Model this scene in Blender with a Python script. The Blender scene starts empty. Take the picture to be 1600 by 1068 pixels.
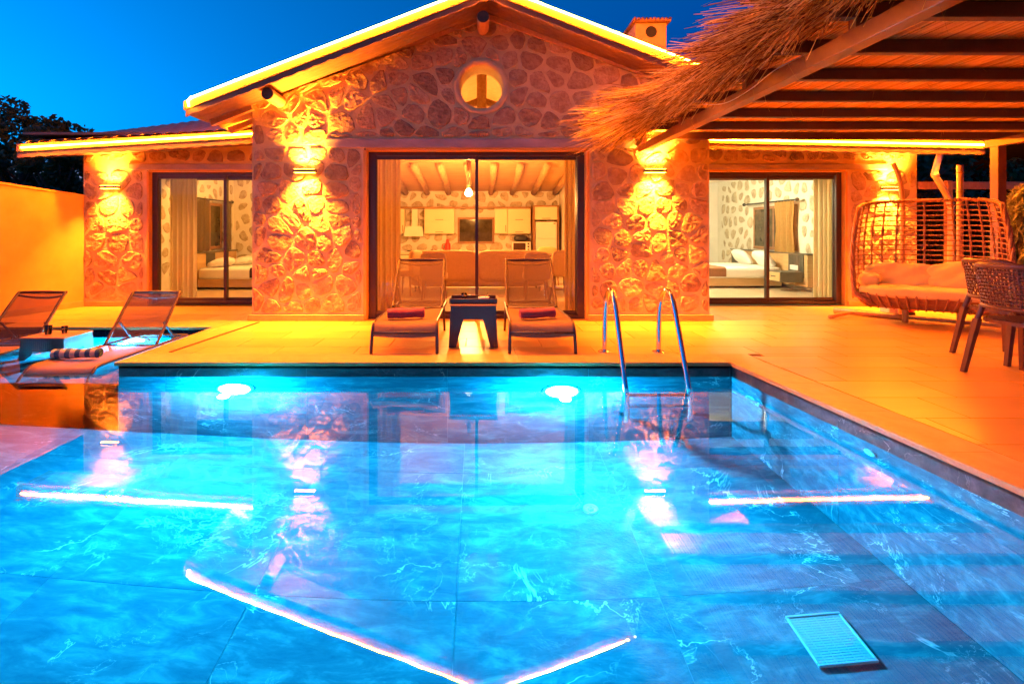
import bpy, math, random
from mathutils import Vector, Matrix

S = bpy.context.scene
C = S.collection
R = math.radians
PI = math.pi

# ------------------------------------------------------------ camera
cam_d = bpy.data.cameras.new('camera')
cam_d.sensor_width = 36.0
cam_d.lens = 36.0 * 780 / 1600
cam_d.shift_x = 50 / 1600
cam_d.shift_y = -172 / 1600
cam_d.clip_start = 0.05
cam_d.clip_end = 3000
cam = bpy.data.objects.new('camera', cam_d)
cam.location = (0, 0, 1.2)
cam.rotation_euler = (PI / 2, 0, 0)
C.objects.link(cam)
S.camera = cam

# ------------------------------------------------------------ world: blue-hour sky, sun set behind the left horizon
W = bpy.data.worlds.new('World')
S.world = W
W.use_nodes = True
wn, wl = W.node_tree.nodes, W.node_tree.links
wn.clear()
sky = wn.new('ShaderNodeTexSky')
sky.sky_type = 'NISHITA'
sky.sun_disc = False
sky.sun_elevation = R(-4.0)
sky.sun_rotation = R(-94)
sky.altitude = 0
sky.air_density = 1.0
sky.dust_density = 0.6
sky.ozone_density = 3.0
hs = wn.new('ShaderNodeHueSaturation')
hs.inputs['Saturation'].default_value = 1.75
hs.inputs['Hue'].default_value = 0.485
bg = wn.new('ShaderNodeBackground')
bg.inputs['Strength'].default_value = 0.15 * 175
wo = wn.new('ShaderNodeOutputWorld')
wl.new(sky.outputs[0], hs.inputs['Color'])
gr = wn.new('ShaderNodeMix'); gr.data_type = 'RGBA'; gr.blend_type = 'MULTIPLY'; gr.inputs[0].default_value = 1.0
gr.inputs[7].default_value = (1.0, 1.0, 0.80, 1)
wl.new(hs.outputs[0], gr.inputs[6])
wl.new(gr.outputs[2], bg.inputs['Color'])
wl.new(bg.outputs[0], wo.inputs['Surface'])

# lamp colours and powers in one place
AMBER = (1.0, 0.26, 0.022)
SCONCE_W = 150.0
STRIP_L = 1500.0
POOL_RGB = (0.002, 0.46, 0.98)
POOL_W = 2900.0

# ------------------------------------------------------------ colour management, render settings
S.view_settings.view_transform = 'Standard'
S.view_settings.look = 'None'
S.view_settings.exposure = 0.0
S.view_settings.gamma = 1.0
S.view_settings.use_curve_mapping = False
cy = S.cycles
cy.max_bounces = 8
cy.diffuse_bounces = 4
cy.glossy_bounces = 4
cy.transmission_bounces = 6
cy.transparent_max_bounces = 16
cy.caustics_reflective = False
cy.caustics_refractive = False
cy.blur_glossy = 1.0
cy.sample_clamp_indirect = 60.0
cy.use_denoising = True
try:
    cy.denoiser = 'OPENIMAGEDENOISE'
    cy.denoising_input_passes = 'RGB_ALBEDO_NORMAL'
except Exception:
    pass

# ------------------------------------------------------------ mesh builder
class MB:
    def __init__(s):
        s.v = []
        s.f = []

    def quad(s, *p):
        n = len(s.v)
        s.v += [tuple(q) for q in p]
        s.f.append(tuple(range(n, n + len(p))))
        return s

    def box(s, x0, x1, y0, y1, z0, z1, M=None):
        n = len(s.v)
        c = [(x, y, z) for z in (z0, z1) for y in (y0, y1) for x in (x0, x1)]
        if M is not None:
            c = [tuple(M @ Vector(q)) for q in c]
        s.v += c
        for f in ((0, 2, 3, 1), (4, 5, 7, 6), (0, 1, 5, 4), (2, 6, 7, 3), (0, 4, 6, 2), (1, 3, 7, 5)):
            s.f.append(tuple(n + i for i in f))
        return s

    def bbox(s, x0, x1, y0, y1, z0, z1, b=0.006):
        """box with chamfered edges"""
        n = len(s.v)
        xs, ys, zs = (x0, x1), (y0, y1), (z0, z1)
        idx = {}
        for i in (0, 1):
            for j in (0, 1):
                for k in (0, 1):
                    sx, sy, sz = 1 - 2 * i, 1 - 2 * j, 1 - 2 * k
                    for a in range(3):
                        d = [b * sx, b * sy, b * sz]
                        d[a] = 0
                        idx[i, j, k, a] = len(s.v)
                        s.v.append((xs[i] + d[0], ys[j] + d[1], zs[k] + d[2]))
        o = [(0, 0), (0, 1), (1, 1), (1, 0)]
        for a in range(3):
            for e in (0, 1):
                q = []
                for (p, r) in o:
                    t = [0, 0, 0]
                    t[a] = e
                    t[(a + 1) % 3] = p
                    t[(a + 2) % 3] = r
                    q.append(idx[(t[0], t[1], t[2], a)])
                s.f.append(tuple(q if e else q[::-1]))
        for a in range(3):
            b1, b2 = (a + 1) % 3, (a + 2) % 3
            for p in (0, 1):
                for r in (0, 1):
                    t0 = [0, 0, 0]; t0[b1] = p; t0[b2] = r
                    t1 = list(t0); t1[a] = 1
                    q = [idx[(*t0, b1)], idx[(*t1, b1)], idx[(*t1, b2)], idx[(*t0, b2)]]
                    s.f.append(tuple(q if (p ^ r) else q[::-1]))
        for i in (0, 1):
            for j in (0, 1):
                for k in (0, 1):
                    q = [idx[i, j, k, a] for a in range(3)]
                    s.f.append(tuple(q if (i + j + k) % 2 else q[::-1]))
        return s

    def tube(s, pts, r, n=8, cap=True, taper=None):
        pts = [Vector(p) for p in pts]
        m = len(pts)
        rs = [r] * m if not isinstance(r, (list, tuple)) else list(r)
        base = len(s.v)
        up = None
        for i, p in enumerate(pts):
            t = (pts[min(i + 1, m - 1)] - pts[max(i - 1, 0)])
            if t.length < 1e-9:
                t = Vector((0, 0, 1))
            t.normalize()
            if up is None:
                up = Vector((0, 0, 1)) if abs(t.z) < 0.9 else Vector((1, 0, 0))
            a = t.cross(up)
            if a.length < 1e-6:
                a = t.cross(Vector((0, 1, 0)))
            a.normalize()
            b = a.cross(t).normalized()
            up = b
            for k in range(n):
                g = 2 * PI * k / n
                q = p + (a * math.cos(g) + b * math.sin(g)) * rs[i]
                s.v.append(tuple(q))
        for i in range(m - 1):
            for k in range(n):
                k2 = (k + 1) % n
                s.f.append((base + i * n + k, base + i * n + k2, base + (i + 1) * n + k2, base + (i + 1) * n + k))
        if cap:
            s.f.append(tuple(base + k for k in range(n))[::-1])
            s.f.append(tuple(base + (m - 1) * n + k for k in range(n)))
        return s

    def bar(s, p0, p1, w, h, up=(0, 0, 1)):
        """rectangular bar between two points"""
        p0, p1 = Vector(p0), Vector(p1)
        t = (p1 - p0).normalized()
        a = t.cross(Vector(up))
        if a.length < 1e-6:
            a = Vector((1, 0, 0))
        a.normalize()
        b = a.cross(t).normalized()
        n = len(s.v)
        for p in (p0, p1):
            for (i, j) in ((-1, -1), (1, -1), (1, 1), (-1, 1)):
                s.v.append(tuple(p + a * (w / 2 * i) + b * (h / 2 * j)))
        for f in ((3, 2, 1, 0), (4, 5, 6, 7), (0, 1, 5, 4), (1, 2, 6, 5), (2, 3, 7, 6), (3, 0, 4, 7)):
            s.f.append(tuple(n + i for i in f))
        return s

    def lathe(s, prof, c=(0, 0, 0), n=20, ax='z'):
        base = len(s.v)
        for (r, h) in prof:
            for k in range(n):
                g = 2 * PI * k / n
                x, y = r * math.cos(g), r * math.sin(g)
                p = {'z': (x, y, h), 'y': (x, h, y), 'x': (h, x, y)}[ax]
                s.v.append((c[0] + p[0], c[1] + p[1], c[2] + p[2]))
        for i in range(len(prof) - 1):
            for k in range(n):
                k2 = (k + 1) % n
                s.f.append((base + i * n + k, base + i * n + k2, base + (i + 1) * n + k2, base + (i + 1) * n + k))
        s.f.append(tuple(base + k for k in range(n))[::-1])
        s.f.append(tuple(base + (len(prof) - 1) * n + k for k in range(n)))
        return s

    def prism(s, poly, d, M=None):
        """poly: list of (x,z); extruded from y=0 to y=d"""
        n = len(s.v)
        m = len(poly)
        vs = [(x, 0, z) for x, z in poly] + [(x, d, z) for x, z in poly]
        if M is not None:
            vs = [tuple(M @ Vector(q)) for q in vs]
        s.v += vs
        s.f.append(tuple(range(n, n + m)))
        s.f.append(tuple(range(n + m, n + 2 * m))[::-1])
        for i in range(m):
            j = (i + 1) % m
            s.f.append((n + i, n + m + i, n + m + j, n + j))
        return s

    def grid(s, fn, nu, nv, thick=None):
        """fn(u,v)->point, u,v in 0..1"""
        n = len(s.v)
        for j in range(nv + 1):
            for i in range(nu + 1):
                s.v.append(tuple(fn(i / nu, j / nv)))
        for j in range(nv):
            for i in range(nu):
                a = n + j * (nu + 1) + i
                s.f.append((a, a + 1, a + nu + 2, a + nu + 1))
        return s

    def soft(s, dx, dy, dz, c=(0, 0, 0), e=4.0, n=9, M=None, wob=0.0, seed=0, puff=0.0):
        """cushion: rounded box of full size dx,dy,dz"""
        rnd = random.Random(seed)
        ph = [rnd.uniform(0, 6.28) for _ in range(6)]
        base = len(s.v)
        key = {}
        def vert(p):
            k = tuple(round(q, 5) for q in p)
            if k in key:
                return key[k]
            L = sum(abs(q) ** e for q in p) ** (1 / e)
            q = [t / L for t in p]
            w = wob * (math.sin(q[0] * 7 + ph[0]) * math.sin(q[1] * 6 + ph[1]) + 0.6 * math.sin(q[0] * 13 + ph[2]) * math.cos(q[1] * 11 + q[2] * 5 + ph[3]))
            pz = q[2] * (1 - puff * (q[0] ** 4 + q[1] ** 4) / 2)
            P = Vector((q[0] * dx / 2, q[1] * dy / 2, pz * dz / 2 + w))
            if M is not None:
                P = M @ P
            key[k] = len(s.v)
            s.v.append((P[0] + c[0], P[1] + c[1], P[2] + c[2]))
            return key[k]
        for a in range(3):
            for sg in (-1, 1):
                for i in range(n):
                    for j in range(n):
                        q = []
                        for (di, dj) in ((0, 0), (1, 0), (1, 1), (0, 1)):
                            t = [0, 0, 0]
                            t[a] = sg
                            t[(a + 1) % 3] = -1 + 2 * (i + di) / n
                            t[(a + 2) % 3] = -1 + 2 * (j + dj) / n
                            q.append(vert(t))
                        s.f.append(tuple(q if sg > 0 else q[::-1]))
        return s

    def xf(s, M):
        s.v = [tuple(M @ Vector(p)) for p in s.v]
        return s

    def mesh(s, name, mat, smooth=False):
        me = bpy.data.meshes.new(name)
        me.from_pydata(s.v, [], s.f)
        if smooth:
            me.polygons.foreach_set('use_smooth', [True] * len(me.polygons))
            if smooth == 'auto':
                try:
                    me.set_sharp_from_angle(angle=R(40))
                except Exception:
                    pass
        if mat:
            me.materials.append(mat)
        me.update()
        return me

ORG = {}

def link(name, me, parent=None):
    o = bpy.data.objects.new(name, me)
    C.objects.link(o)
    if parent is not None:
        o.parent = parent
    return o

def base_of(o):
    v = Vector((0, 0, 0))
    while o is not None:
        v += ORG.get(o.name, Vector((0, 0, 0)))
        o = o.parent
    return v

def build(mb, name, mat, parent=None, smooth=False, kind=None, label=None, cat=None, group=None):
    """mb in world coordinates; stored relative to its parent (roots are unrotated while building)"""
    if parent is not None:
        b = base_of(parent)
        if b.length > 0:
            mb.v = [(x - b.x, y - b.y, z - b.z) for x, y, z in mb.v]
    o = link(name, mb.mesh(name, mat, smooth), parent)
    if kind: o['kind'] = kind
    if label: o['label'] = label
    if cat: o['category'] = cat
    if group: o['group'] = group
    return o

def thing(name, label, cat, loc=(0, 0, 0), group=None):
    o = bpy.data.objects.new(name, None)
    o.empty_display_size = 0.2
    C.objects.link(o)
    o.location = loc
    o['label'] = label
    o['category'] = cat
    if group: o['group'] = group
    ORG[o.name] = Vector(loc)
    return o

def local(name, label, cat, group=None):
    """a thing built round the origin in local coordinates, moved afterwards"""
    return thing(name, label, cat, (0, 0, 0), group)

def copy_thing(o, loc, rz=0.0, label=None):
    c = o.copy(); C.objects.link(c)
    c.location = loc; c.rotation_euler = (0, 0, rz)
    if label: c['label'] = label
    for ch in o.children:
        d = ch.copy(); C.objects.link(d); d.parent = c
        for g in ch.children:
            h = g.copy(); C.objects.link(h); h.parent = d
    return c

# ------------------------------------------------------------ materials
def new_mat(name):
    m = bpy.data.materials.new(name)
    m.use_nodes = True
    nt = m.node_tree
    nt.nodes.clear()
    out = nt.nodes.new('ShaderNodeOutputMaterial')
    return m, nt.nodes, nt.links, out

def ramp(nodes, stops, interp='LINEAR'):
    r = nodes.new('ShaderNodeValToRGB')
    el = r.color_ramp.elements
    r.color_ramp.interpolation = interp
    while len(el) < len(stops):
        el.new(0.5)
    for e, (p, c) in zip(el, stops):
        e.position = p
        e.color = (c[0], c[1], c[2], 1) if not isinstance(c, (int, float)) else (c, c, c, 1)
    return r

def island_mat(name, stops, rough=0.7, transl=0.0, fleck=40.0):
    """every loose straw or cane gets a tone of its own"""
    m, N, L, out = new_mat(name)
    p = N.new('ShaderNodeBsdfPrincipled'); p.inputs['Roughness'].default_value = rough; p.inputs['Specular IOR Level'].default_value = 0.3
    ge = N.new('ShaderNodeNewGeometry'); tc = N.new('ShaderNodeTexCoord')
    no = N.new('ShaderNodeTexNoise'); no.inputs['Scale'].default_value = fleck; L.new(tc.outputs['Object'], no.inputs['Vector'])
    ma = N.new('ShaderNodeMath'); ma.operation = 'MULTIPLY_ADD'; L.new(no.outputs['Fac'], ma.inputs[0]); ma.inputs[1].default_value = 0.3; L.new(ge.outputs['Random Per Island'], ma.inputs[2])
    mr = N.new('ShaderNodeMapRange'); mr.inputs[1].default_value = 0.1; mr.inputs[2].default_value = 1.2; L.new(ma.outputs[0], mr.inputs[0])
    cr = ramp(N, stops); L.new(mr.outputs[0], cr.inputs[0]); L.new(cr.outputs[0], p.inputs['Base Color'])
    sh = p.outputs[0]
    if transl > 0:
        t = N.new('ShaderNodeBsdfTranslucent'); L.new(cr.outputs[0], t.inputs[0])
        mx = N.new('ShaderNodeMixShader'); mx.inputs[0].default_value = transl
        L.new(sh, mx.inputs[1]); L.new(t.outputs[0], mx.inputs[2]); sh = mx.outputs[0]
    L.new(sh, out.inputs[0])
    return m

def pbr(name, c1, c2=None, scale=8.0, rough=0.6, bump=0.0, bscale=None, metal=0.0, stretch=(1, 1, 1), rnd=0.0, detail=6, spec=0.5, coat=0.0, rough2=None, transl=0.0, alpha=1.0, sheen=0.0):
    m, N, L, out = new_mat(name)
    c2 = c2 or c1
    p = N.new('ShaderNodeBsdfPrincipled')
    tc = N.new('ShaderNodeTexCoord')
    mp = N.new('ShaderNodeMapping')
    mp.inputs['Scale'].default_value = stretch
    oi = N.new('ShaderNodeObjectInfo')
    ad = N.new('ShaderNodeVectorMath'); ad.operation = 'MULTIPLY_ADD'
    L.new(oi.outputs['Random'], ad.inputs[0]); ad.inputs[1].default_value = (37, 53, 71)
    L.new(tc.outputs['Object'], ad.inputs[2])
    L.new(ad.outputs[0], mp.inputs[0])
    no = N.new('ShaderNodeTexNoise')
    no.inputs['Scale'].default_value = scale
    no.inputs['Detail'].default_value = detail
    no.inputs['Roughness'].default_value = 0.6
    L.new(mp.outputs[0], no.inputs['Vector'])
    cr = ramp(N, [(0.3, c1), (0.7, c2)])
    L.new(no.outputs['Fac'], cr.inputs[0])
    col = cr.outputs[0]
    if rnd > 0:
        h = N.new('ShaderNodeHueSaturation')
        mr = N.new('ShaderNodeMapRange')
        mr.inputs[3].default_value = 1 - rnd; mr.inputs[4].default_value = 1 + rnd
        L.new(oi.outputs['Random'], mr.inputs[0])
        L.new(mr.outputs[0], h.inputs['Value'])
        L.new(col, h.inputs['Color'])
        col = h.outputs[0]
    L.new(col, p.inputs['Base Color'])
    p.inputs['Metallic'].default_value = metal
    p.inputs['Specular IOR Level'].default_value = spec
    p.inputs['Coat Weight'].default_value = coat
    if sheen: p.inputs['Sheen Weight'].default_value = sheen
    if rough2 is not None:
        rr = N.new('ShaderNodeMapRange')
        rr.inputs[3].default_value = rough; rr.inputs[4].default_value = rough2
        L.new(no.outputs['Fac'], rr.inputs[0]); L.new(rr.outputs[0], p.inputs['Roughness'])
    else:
        p.inputs['Roughness'].default_value = rough
    if bump > 0:
        nb = N.new('ShaderNodeTexNoise')
        nb.inputs['Scale'].default_value = bscale or scale * 3
        nb.inputs['Detail'].default_value = 8
        nb.inputs['Roughness'].default_value = 0.65
        L.new(mp.outputs[0], nb.inputs['Vector'])
        b = N.new('ShaderNodeBump')
        b.inputs['Strength'].default_value = 1.0
        b.inputs['Distance'].default_value = bump
        L.new(nb.outputs['Fac'], b.inputs['Height'])
        L.new(b.outputs[0], p.inputs['Normal'])
    sh = p.outputs[0]
    if transl > 0:
        t = N.new('ShaderNodeBsdfTranslucent')
        L.new(col, t.inputs[0])
        mx = N.new('ShaderNodeMixShader'); mx.inputs[0].default_value = transl
        L.new(sh, mx.inputs[1]); L.new(t.outputs[0], mx.inputs[2]); sh = mx.outputs[0]
    if alpha < 1:
        t = N.new('ShaderNodeBsdfTransparent')
        mx = N.new('ShaderNodeMixShader'); mx.inputs[0].default_value = alpha
        L.new(t.outputs[0], mx.inputs[1]); L.new(sh, mx.inputs[2]); sh = mx.outputs[0]
    L.new(sh, out.inputs[0])
    return m

def emit(name, col, s):
    m, N, L, out = new_mat(name)
    e = N.new('ShaderNodeEmission')
    e.inputs[0].default_value = (*col, 1); e.inputs[1].default_value = s
    L.new(e.outputs[0], out.inputs[0])
    return m

def glass_pane(name, tint=(1, 1, 1), refl=1.0):
    m, N, L, out = new_mat(name)
    t = N.new('ShaderNodeBsdfTransparent'); t.inputs[0].default_value = (*tint, 1)
    g = N.new('ShaderNodeBsdfGlossy'); g.inputs['Roughness'].default_value = 0.003
    f = N.new('ShaderNodeFresnel'); f.inputs[0].default_value = 1.5
    mx = N.new('ShaderNodeMixShader')
    L.new(f.outputs[0], mx.inputs[0]); L.new(t.outputs[0], mx.inputs[1]); L.new(g.outputs[0], mx.inputs[2])
    L.new(mx.outputs[0], out.inputs[0])
    return m

def stone_mat(name, cols, bump=0.03, rnd=0.3):
    m, N, L, out = new_mat(name)
    p = N.new('ShaderNodeBsdfPrincipled')
    p.inputs['Roughness'].default_value = 0.85
    p.inputs['Specular IOR Level'].default_value = 0.25
    tc = N.new('ShaderNodeTexCoord'); oi = N.new('ShaderNodeObjectInfo')
    ad = N.new('ShaderNodeVectorMath'); ad.operation = 'MULTIPLY_ADD'
    L.new(oi.outputs['Random'], ad.inputs[0]); ad.inputs[1].default_value = (37, 53, 71)
    L.new(tc.outputs['Object'], ad.inputs[2])
    n1 = N.new('ShaderNodeTexNoise'); n1.inputs['Scale'].default_value = 9; n1.inputs['Detail'].default_value = 9; n1.inputs['Roughness'].default_value = 0.7
    n2 = N.new('ShaderNodeTexVoronoi'); n2.inputs['Scale'].default_value = 24
    n3 = N.new('ShaderNodeTexNoise'); n3.inputs['Scale'].default_value = 20; n3.inputs['Detail'].default_value = 10; n3.inputs['Roughness'].default_value = 0.72
    for n in (n1, n2, n3):
        L.new(ad.outputs[0], n.inputs['Vector'])
    cr = ramp(N, [(0.25, cols[0]), (0.45, cols[1]), (0.6, cols[2]), (0.8, cols[3])])
    L.new(n1.outputs['Fac'], cr.inputs[0])
    h = N.new('ShaderNodeHueSaturation')
    mr = N.new('ShaderNodeMapRange'); mr.inputs[3].default_value = 1 - rnd; mr.inputs[4].default_value = 1 + rnd
    L.new(oi.outputs['Random'], mr.inputs[0]); L.new(mr.outputs[0], h.inputs['Value']); L.new(cr.outputs[0], h.inputs['Color'])
    L.new(h.outputs[0], p.inputs['Base Color'])
    mx = N.new('ShaderNodeMath'); mx.operation = 'MULTIPLY_ADD'
    L.new(n2.outputs['Distance'], mx.inputs[0]); mx.inputs[1].default_value = 0.35; L.new(n3.outputs['Fac'], mx.inputs[2])
    b = N.new('ShaderNodeBump'); b.inputs['Strength'].default_value = 1.0; b.inputs['Distance'].default_value = bump
    L.new(mx.outputs[0], b.inputs['Height']); L.new(b.outputs[0], p.inputs['Normal'])
    L.new(p.outputs[0], out.inputs[0])
    return m

def marble_mat(name, dark, mid, light, vein, spec=0.0):
    m, N, L, out = new_mat(name)
    p = N.new('ShaderNodeBsdfPrincipled'); p.inputs['Roughness'].default_value = 0.35; p.inputs['Specular IOR Level'].default_value = spec
    tc = N.new('ShaderNodeTexCoord'); oi = N.new('ShaderNodeObjectInfo')
    ad = N.new('ShaderNodeVectorMath'); ad.operation = 'MULTIPLY_ADD'
    L.new(oi.outputs['Random'], ad.inputs[0]); ad.inputs[1].default_value = (31, 57, 73)
    L.new(tc.outputs['Object'], ad.inputs[2])
    mp = N.new('ShaderNodeMapping'); mp.inputs['Scale'].default_value = (0.9, 2.6, 2.6)
    mp.inputs['Rotation'].default_value = (0, 0.25, 0.35)
    L.new(ad.outputs[0], mp.inputs[0])
    n1 = N.new('ShaderNodeTexNoise'); n1.inputs['Scale'].default_value = 3.6; n1.inputs['Detail'].default_value = 10; n1.inputs['Roughness'].default_value = 0.68; n1.inputs['Distortion'].default_value = 0.5
    L.new(mp.outputs[0], n1.inputs['Vector'])
    cr = ramp(N, [(0.28, dark), (0.5, mid), (0.72, light)])
    L.new(n1.outputs['Fac'], cr.inputs[0])
    # veins: thin bright lines where a warped noise crosses one half
    col = cr.outputs[0]
    for sc, wd, st, de in ((1.0, 0.006, 0.9, 6), (3.0, 0.006, 0.45, 8)):
        nv = N.new('ShaderNodeTexNoise'); nv.inputs['Scale'].default_value = sc; nv.inputs['Detail'].default_value = de; nv.inputs['Roughness'].default_value = 0.62; nv.inputs['Distortion'].default_value = 0.9
        L.new(ad.outputs[0], nv.inputs['Vector'])
        s1 = N.new('ShaderNodeMath'); s1.operation = 'SUBTRACT'; L.new(nv.outputs['Fac'], s1.inputs[0]); s1.inputs[1].default_value = 0.5
        s2 = N.new('ShaderNodeMath'); s2.operation = 'ABSOLUTE'; L.new(s1.outputs[0], s2.inputs[0])
        vr = N.new('ShaderNodeMapRange'); vr.inputs[1].default_value = 0; vr.inputs[2].default_value = wd; vr.inputs[3].default_value = st; vr.inputs[4].default_value = 0
        L.new(s2.outputs[0], vr.inputs[0])
        # break the veins up
        nm = N.new('ShaderNodeTexNoise'); nm.inputs['Scale'].default_value = 1.7; nm.inputs['Detail'].default_value = 3
        L.new(ad.outputs[0], nm.inputs['Vector'])
        mm = N.new('ShaderNodeMapRange'); mm.inputs[1].default_value = 0.5; mm.inputs[2].default_value = 0.62
        L.new(nm.outputs['Fac'], mm.inputs[0])
        mu = N.new('ShaderNodeMath'); mu.operation = 'MULTIPLY'; L.new(vr.outputs[0], mu.inputs[0]); L.new(mm.outputs[0], mu.inputs[1])
        mx = N.new('ShaderNodeMix'); mx.data_type = 'RGBA'
        L.new(mu.outputs[0], mx.inputs[0]); L.new(col, mx.inputs[6]); mx.inputs[7].default_value = (*vein, 1)
        col = mx.outputs[2]
    L.new(col, p.inputs['Base Color'])
    L.new(p.outputs[0], out.inputs[0])
    return m

def water_mat(name):
    m, N, L, out = new_mat(name)
    g = N.new('ShaderNodeBsdfGlass'); g.inputs['IOR'].default_value = 1.333; g.inputs['Roughness'].default_value = 0.0
    tc = N.new('ShaderNodeTexCoord')
    n = N.new('ShaderNodeTexNoise'); n.inputs['Scale'].default_value = 2.2; n.inputs['Detail'].default_value = 2
    L.new(tc.outputs['Object'], n.inputs['Vector'])
    b = N.new('ShaderNodeBump'); b.inputs['Strength'].default_value = 1.0; b.inputs['Distance'].default_value = 0.0006
    L.new(n.outputs['Fac'], b.inputs['Height']); L.new(b.outputs[0], g.inputs['Normal'])
    L.new(g.outputs[0], out.inputs[0])
    return m

def holes_mat(name, col, step=0.022, frac=0.32):
    """moulded plastic punched with a grid of square holes"""
    m, N, L, out = new_mat(name)
    p = N.new('ShaderNodeBsdfPrincipled'); p.inputs['Base Color'].default_value = (*col, 1); p.inputs['Roughness'].default_value = 0.45
    t = N.new('ShaderNodeBsdfTransparent')
    tc = N.new('ShaderNodeTexCoord')
    sx = N.new('ShaderNodeSeparateXYZ'); L.new(tc.outputs['Object'], sx.inputs[0])
    a = N.new('ShaderNodeMath'); a.operation = 'ADD'; L.new(sx.outputs[0], a.inputs[0]); L.new(sx.outputs[1], a.inputs[1])
    ms = []
    for src in (a.outputs[0], sx.outputs[2]):
        d = N.new('ShaderNodeMath'); d.operation = 'DIVIDE'; L.new(src, d.inputs[0]); d.inputs[1].default_value = step
        f = N.new('ShaderNodeMath'); f.operation = 'FRACT'; L.new(d.outputs[0], f.inputs[0])
        l = N.new('ShaderNodeMath'); l.operation = 'LESS_THAN'; L.new(f.outputs[0], l.inputs[0]); l.inputs[1].default_value = frac
        ms.append(l)
    mu = N.new('ShaderNodeMath'); mu.operation = 'MULTIPLY'; L.new(ms[0].outputs[0], mu.inputs[0]); L.new(ms[1].outputs[0], mu.inputs[1])
    mx = N.new('ShaderNodeMixShader'); L.new(mu.outputs[0], mx.inputs[0]); L.new(p.outputs[0], mx.inputs[1]); L.new(t.outputs[0], mx.inputs[2])
    L.new(mx.outputs[0], out.inputs[0])
    return m

def stripes_mat(name, ca, cb, step, axis=0):
    m, N, L, out = new_mat(name)
    p = N.new('ShaderNodeBsdfPrincipled'); p.inputs['Roughness'].default_value = 0.95
    tc = N.new('ShaderNodeTexCoord'); sx = N.new('ShaderNodeSeparateXYZ'); L.new(tc.outputs['Object'], sx.inputs[0])
    d = N.new('ShaderNodeMath'); d.operation = 'DIVIDE'; L.new(sx.outputs[axis], d.inputs[0]); d.inputs[1].default_value = step
    f = N.new('ShaderNodeMath'); f.operation = 'FRACT'; L.new(d.outputs[0], f.inputs[0])
    cr = ramp(N, [(0.0, ca), (0.48, ca), (0.52, cb), (1.0, cb)])
    L.new(f.outputs[0], cr.inputs[0]); L.new(cr.outputs[0], p.inputs['Base Color'])
    n = N.new('ShaderNodeTexNoise'); n.inputs['Scale'].default_value = 220; L.new(tc.outputs['Object'], n.inputs['Vector'])
    b = N.new('ShaderNodeBump'); b.inputs['Distance'].default_value = 0.004; L.new(n.outputs['Fac'], b.inputs['Height']); L.new(b.outputs[0], p.inputs['Normal'])
    L.new(p.outputs[0], out.inputs[0])
    return m

M = {}
M['stone'] = stone_mat('rubble_stone', [(0.24, 0.155, 0.075), (0.40, 0.28, 0.135), (0.50, 0.37, 0.185), (0.62, 0.48, 0.26)], 0.035, 0.26)
M['mortar'] = pbr('lime_mortar', (0.58, 0.45, 0.19), (0.70, 0.55, 0.25), 5, 0.9, 0.012, 30)
M['mortar_in'] = pbr('interior_mortar', (0.68, 0.64, 0.56), (0.76, 0.72, 0.64), 5, 0.9, 0.008, 30)
M['stone_in'] = stone_mat('interior_stone', [(0.22, 0.17, 0.11), (0.40, 0.33, 0.24), (0.50, 0.43, 0.32), (0.58, 0.50, 0.38)], 0.012, 0.2)
M['lintel'] = pbr('concrete_lintel', (0.30, 0.24, 0.20), (0.42, 0.35, 0.30), 7, 0.85, 0.006, 40, stretch=(0.4, 1, 1))
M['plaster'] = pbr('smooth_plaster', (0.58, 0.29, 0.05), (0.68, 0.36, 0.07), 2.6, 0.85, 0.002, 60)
M['white_wall'] = pbr('white_wall_paint', (0.74, 0.72, 0.66), (0.78, 0.76, 0.70), 2, 0.85)
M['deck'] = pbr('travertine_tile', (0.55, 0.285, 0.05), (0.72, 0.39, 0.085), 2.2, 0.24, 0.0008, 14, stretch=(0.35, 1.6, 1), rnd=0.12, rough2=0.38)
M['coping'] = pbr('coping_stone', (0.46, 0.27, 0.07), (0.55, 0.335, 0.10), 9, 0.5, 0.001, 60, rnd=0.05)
M['grout'] = pbr('grout', (0.11, 0.07, 0.03), (0.16, 0.10, 0.045), 20, 0.9)
M['marble'] = marble_mat('blue_lit_pool_tile', (0.018, 0.066, 0.092), (0.036, 0.115, 0.138), (0.085, 0.235, 0.245), (0.38, 0.64, 0.60))  # blue of the lit water is put into this tile colour
M['marble_dry'] = marble_mat('dark_dry_tile', (0.03, 0.024, 0.022), (0.075, 0.06, 0.055), (0.16, 0.13, 0.115), (0.42, 0.34, 0.27), 0.4)  # same dark tile above the water, without the blue of the lit water
M['pool_grout'] = pbr('pool_grout', (0.08, 0.20, 0.22), (0.10, 0.24, 0.26), 10, 0.8)
M['water'] = water_mat('pool_water')
M['glass'] = glass_pane('window_glass')
M['frame'] = pbr('dark_brown_aluminium', (0.045, 0.022, 0.014), (0.055, 0.028, 0.018), 20, 0.4)
M['wood'] = pbr('pine_wood', (0.42, 0.23, 0.10), (0.56, 0.34, 0.16), 4, 0.55, 0.003, 20, stretch=(6, 0.5, 6))
M['woodx'] = pbr('pine_board', (0.42, 0.23, 0.10), (0.56, 0.34, 0.16), 4, 0.55, 0.003, 20, stretch=(0.5, 6, 6), rnd=0.12)
M['soffit'] = pbr('shaded_soffit', (0.13, 0.06, 0.028), (0.20, 0.10, 0.045), 4, 0.6, 0.003, 20, stretch=(0.5, 6, 6))  # wood darkened: the shade under the roof edges is in its colour
M['log'] = pbr('debarked_log', (0.36, 0.20, 0.09), (0.54, 0.33, 0.16), 5, 0.6, 0.006, 14, stretch=(4, 0.7, 4))
M['log_end'] = pbr('dark_log_end', (0.03, 0.018, 0.012), (0.06, 0.035, 0.02), 20, 0.8)
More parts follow.
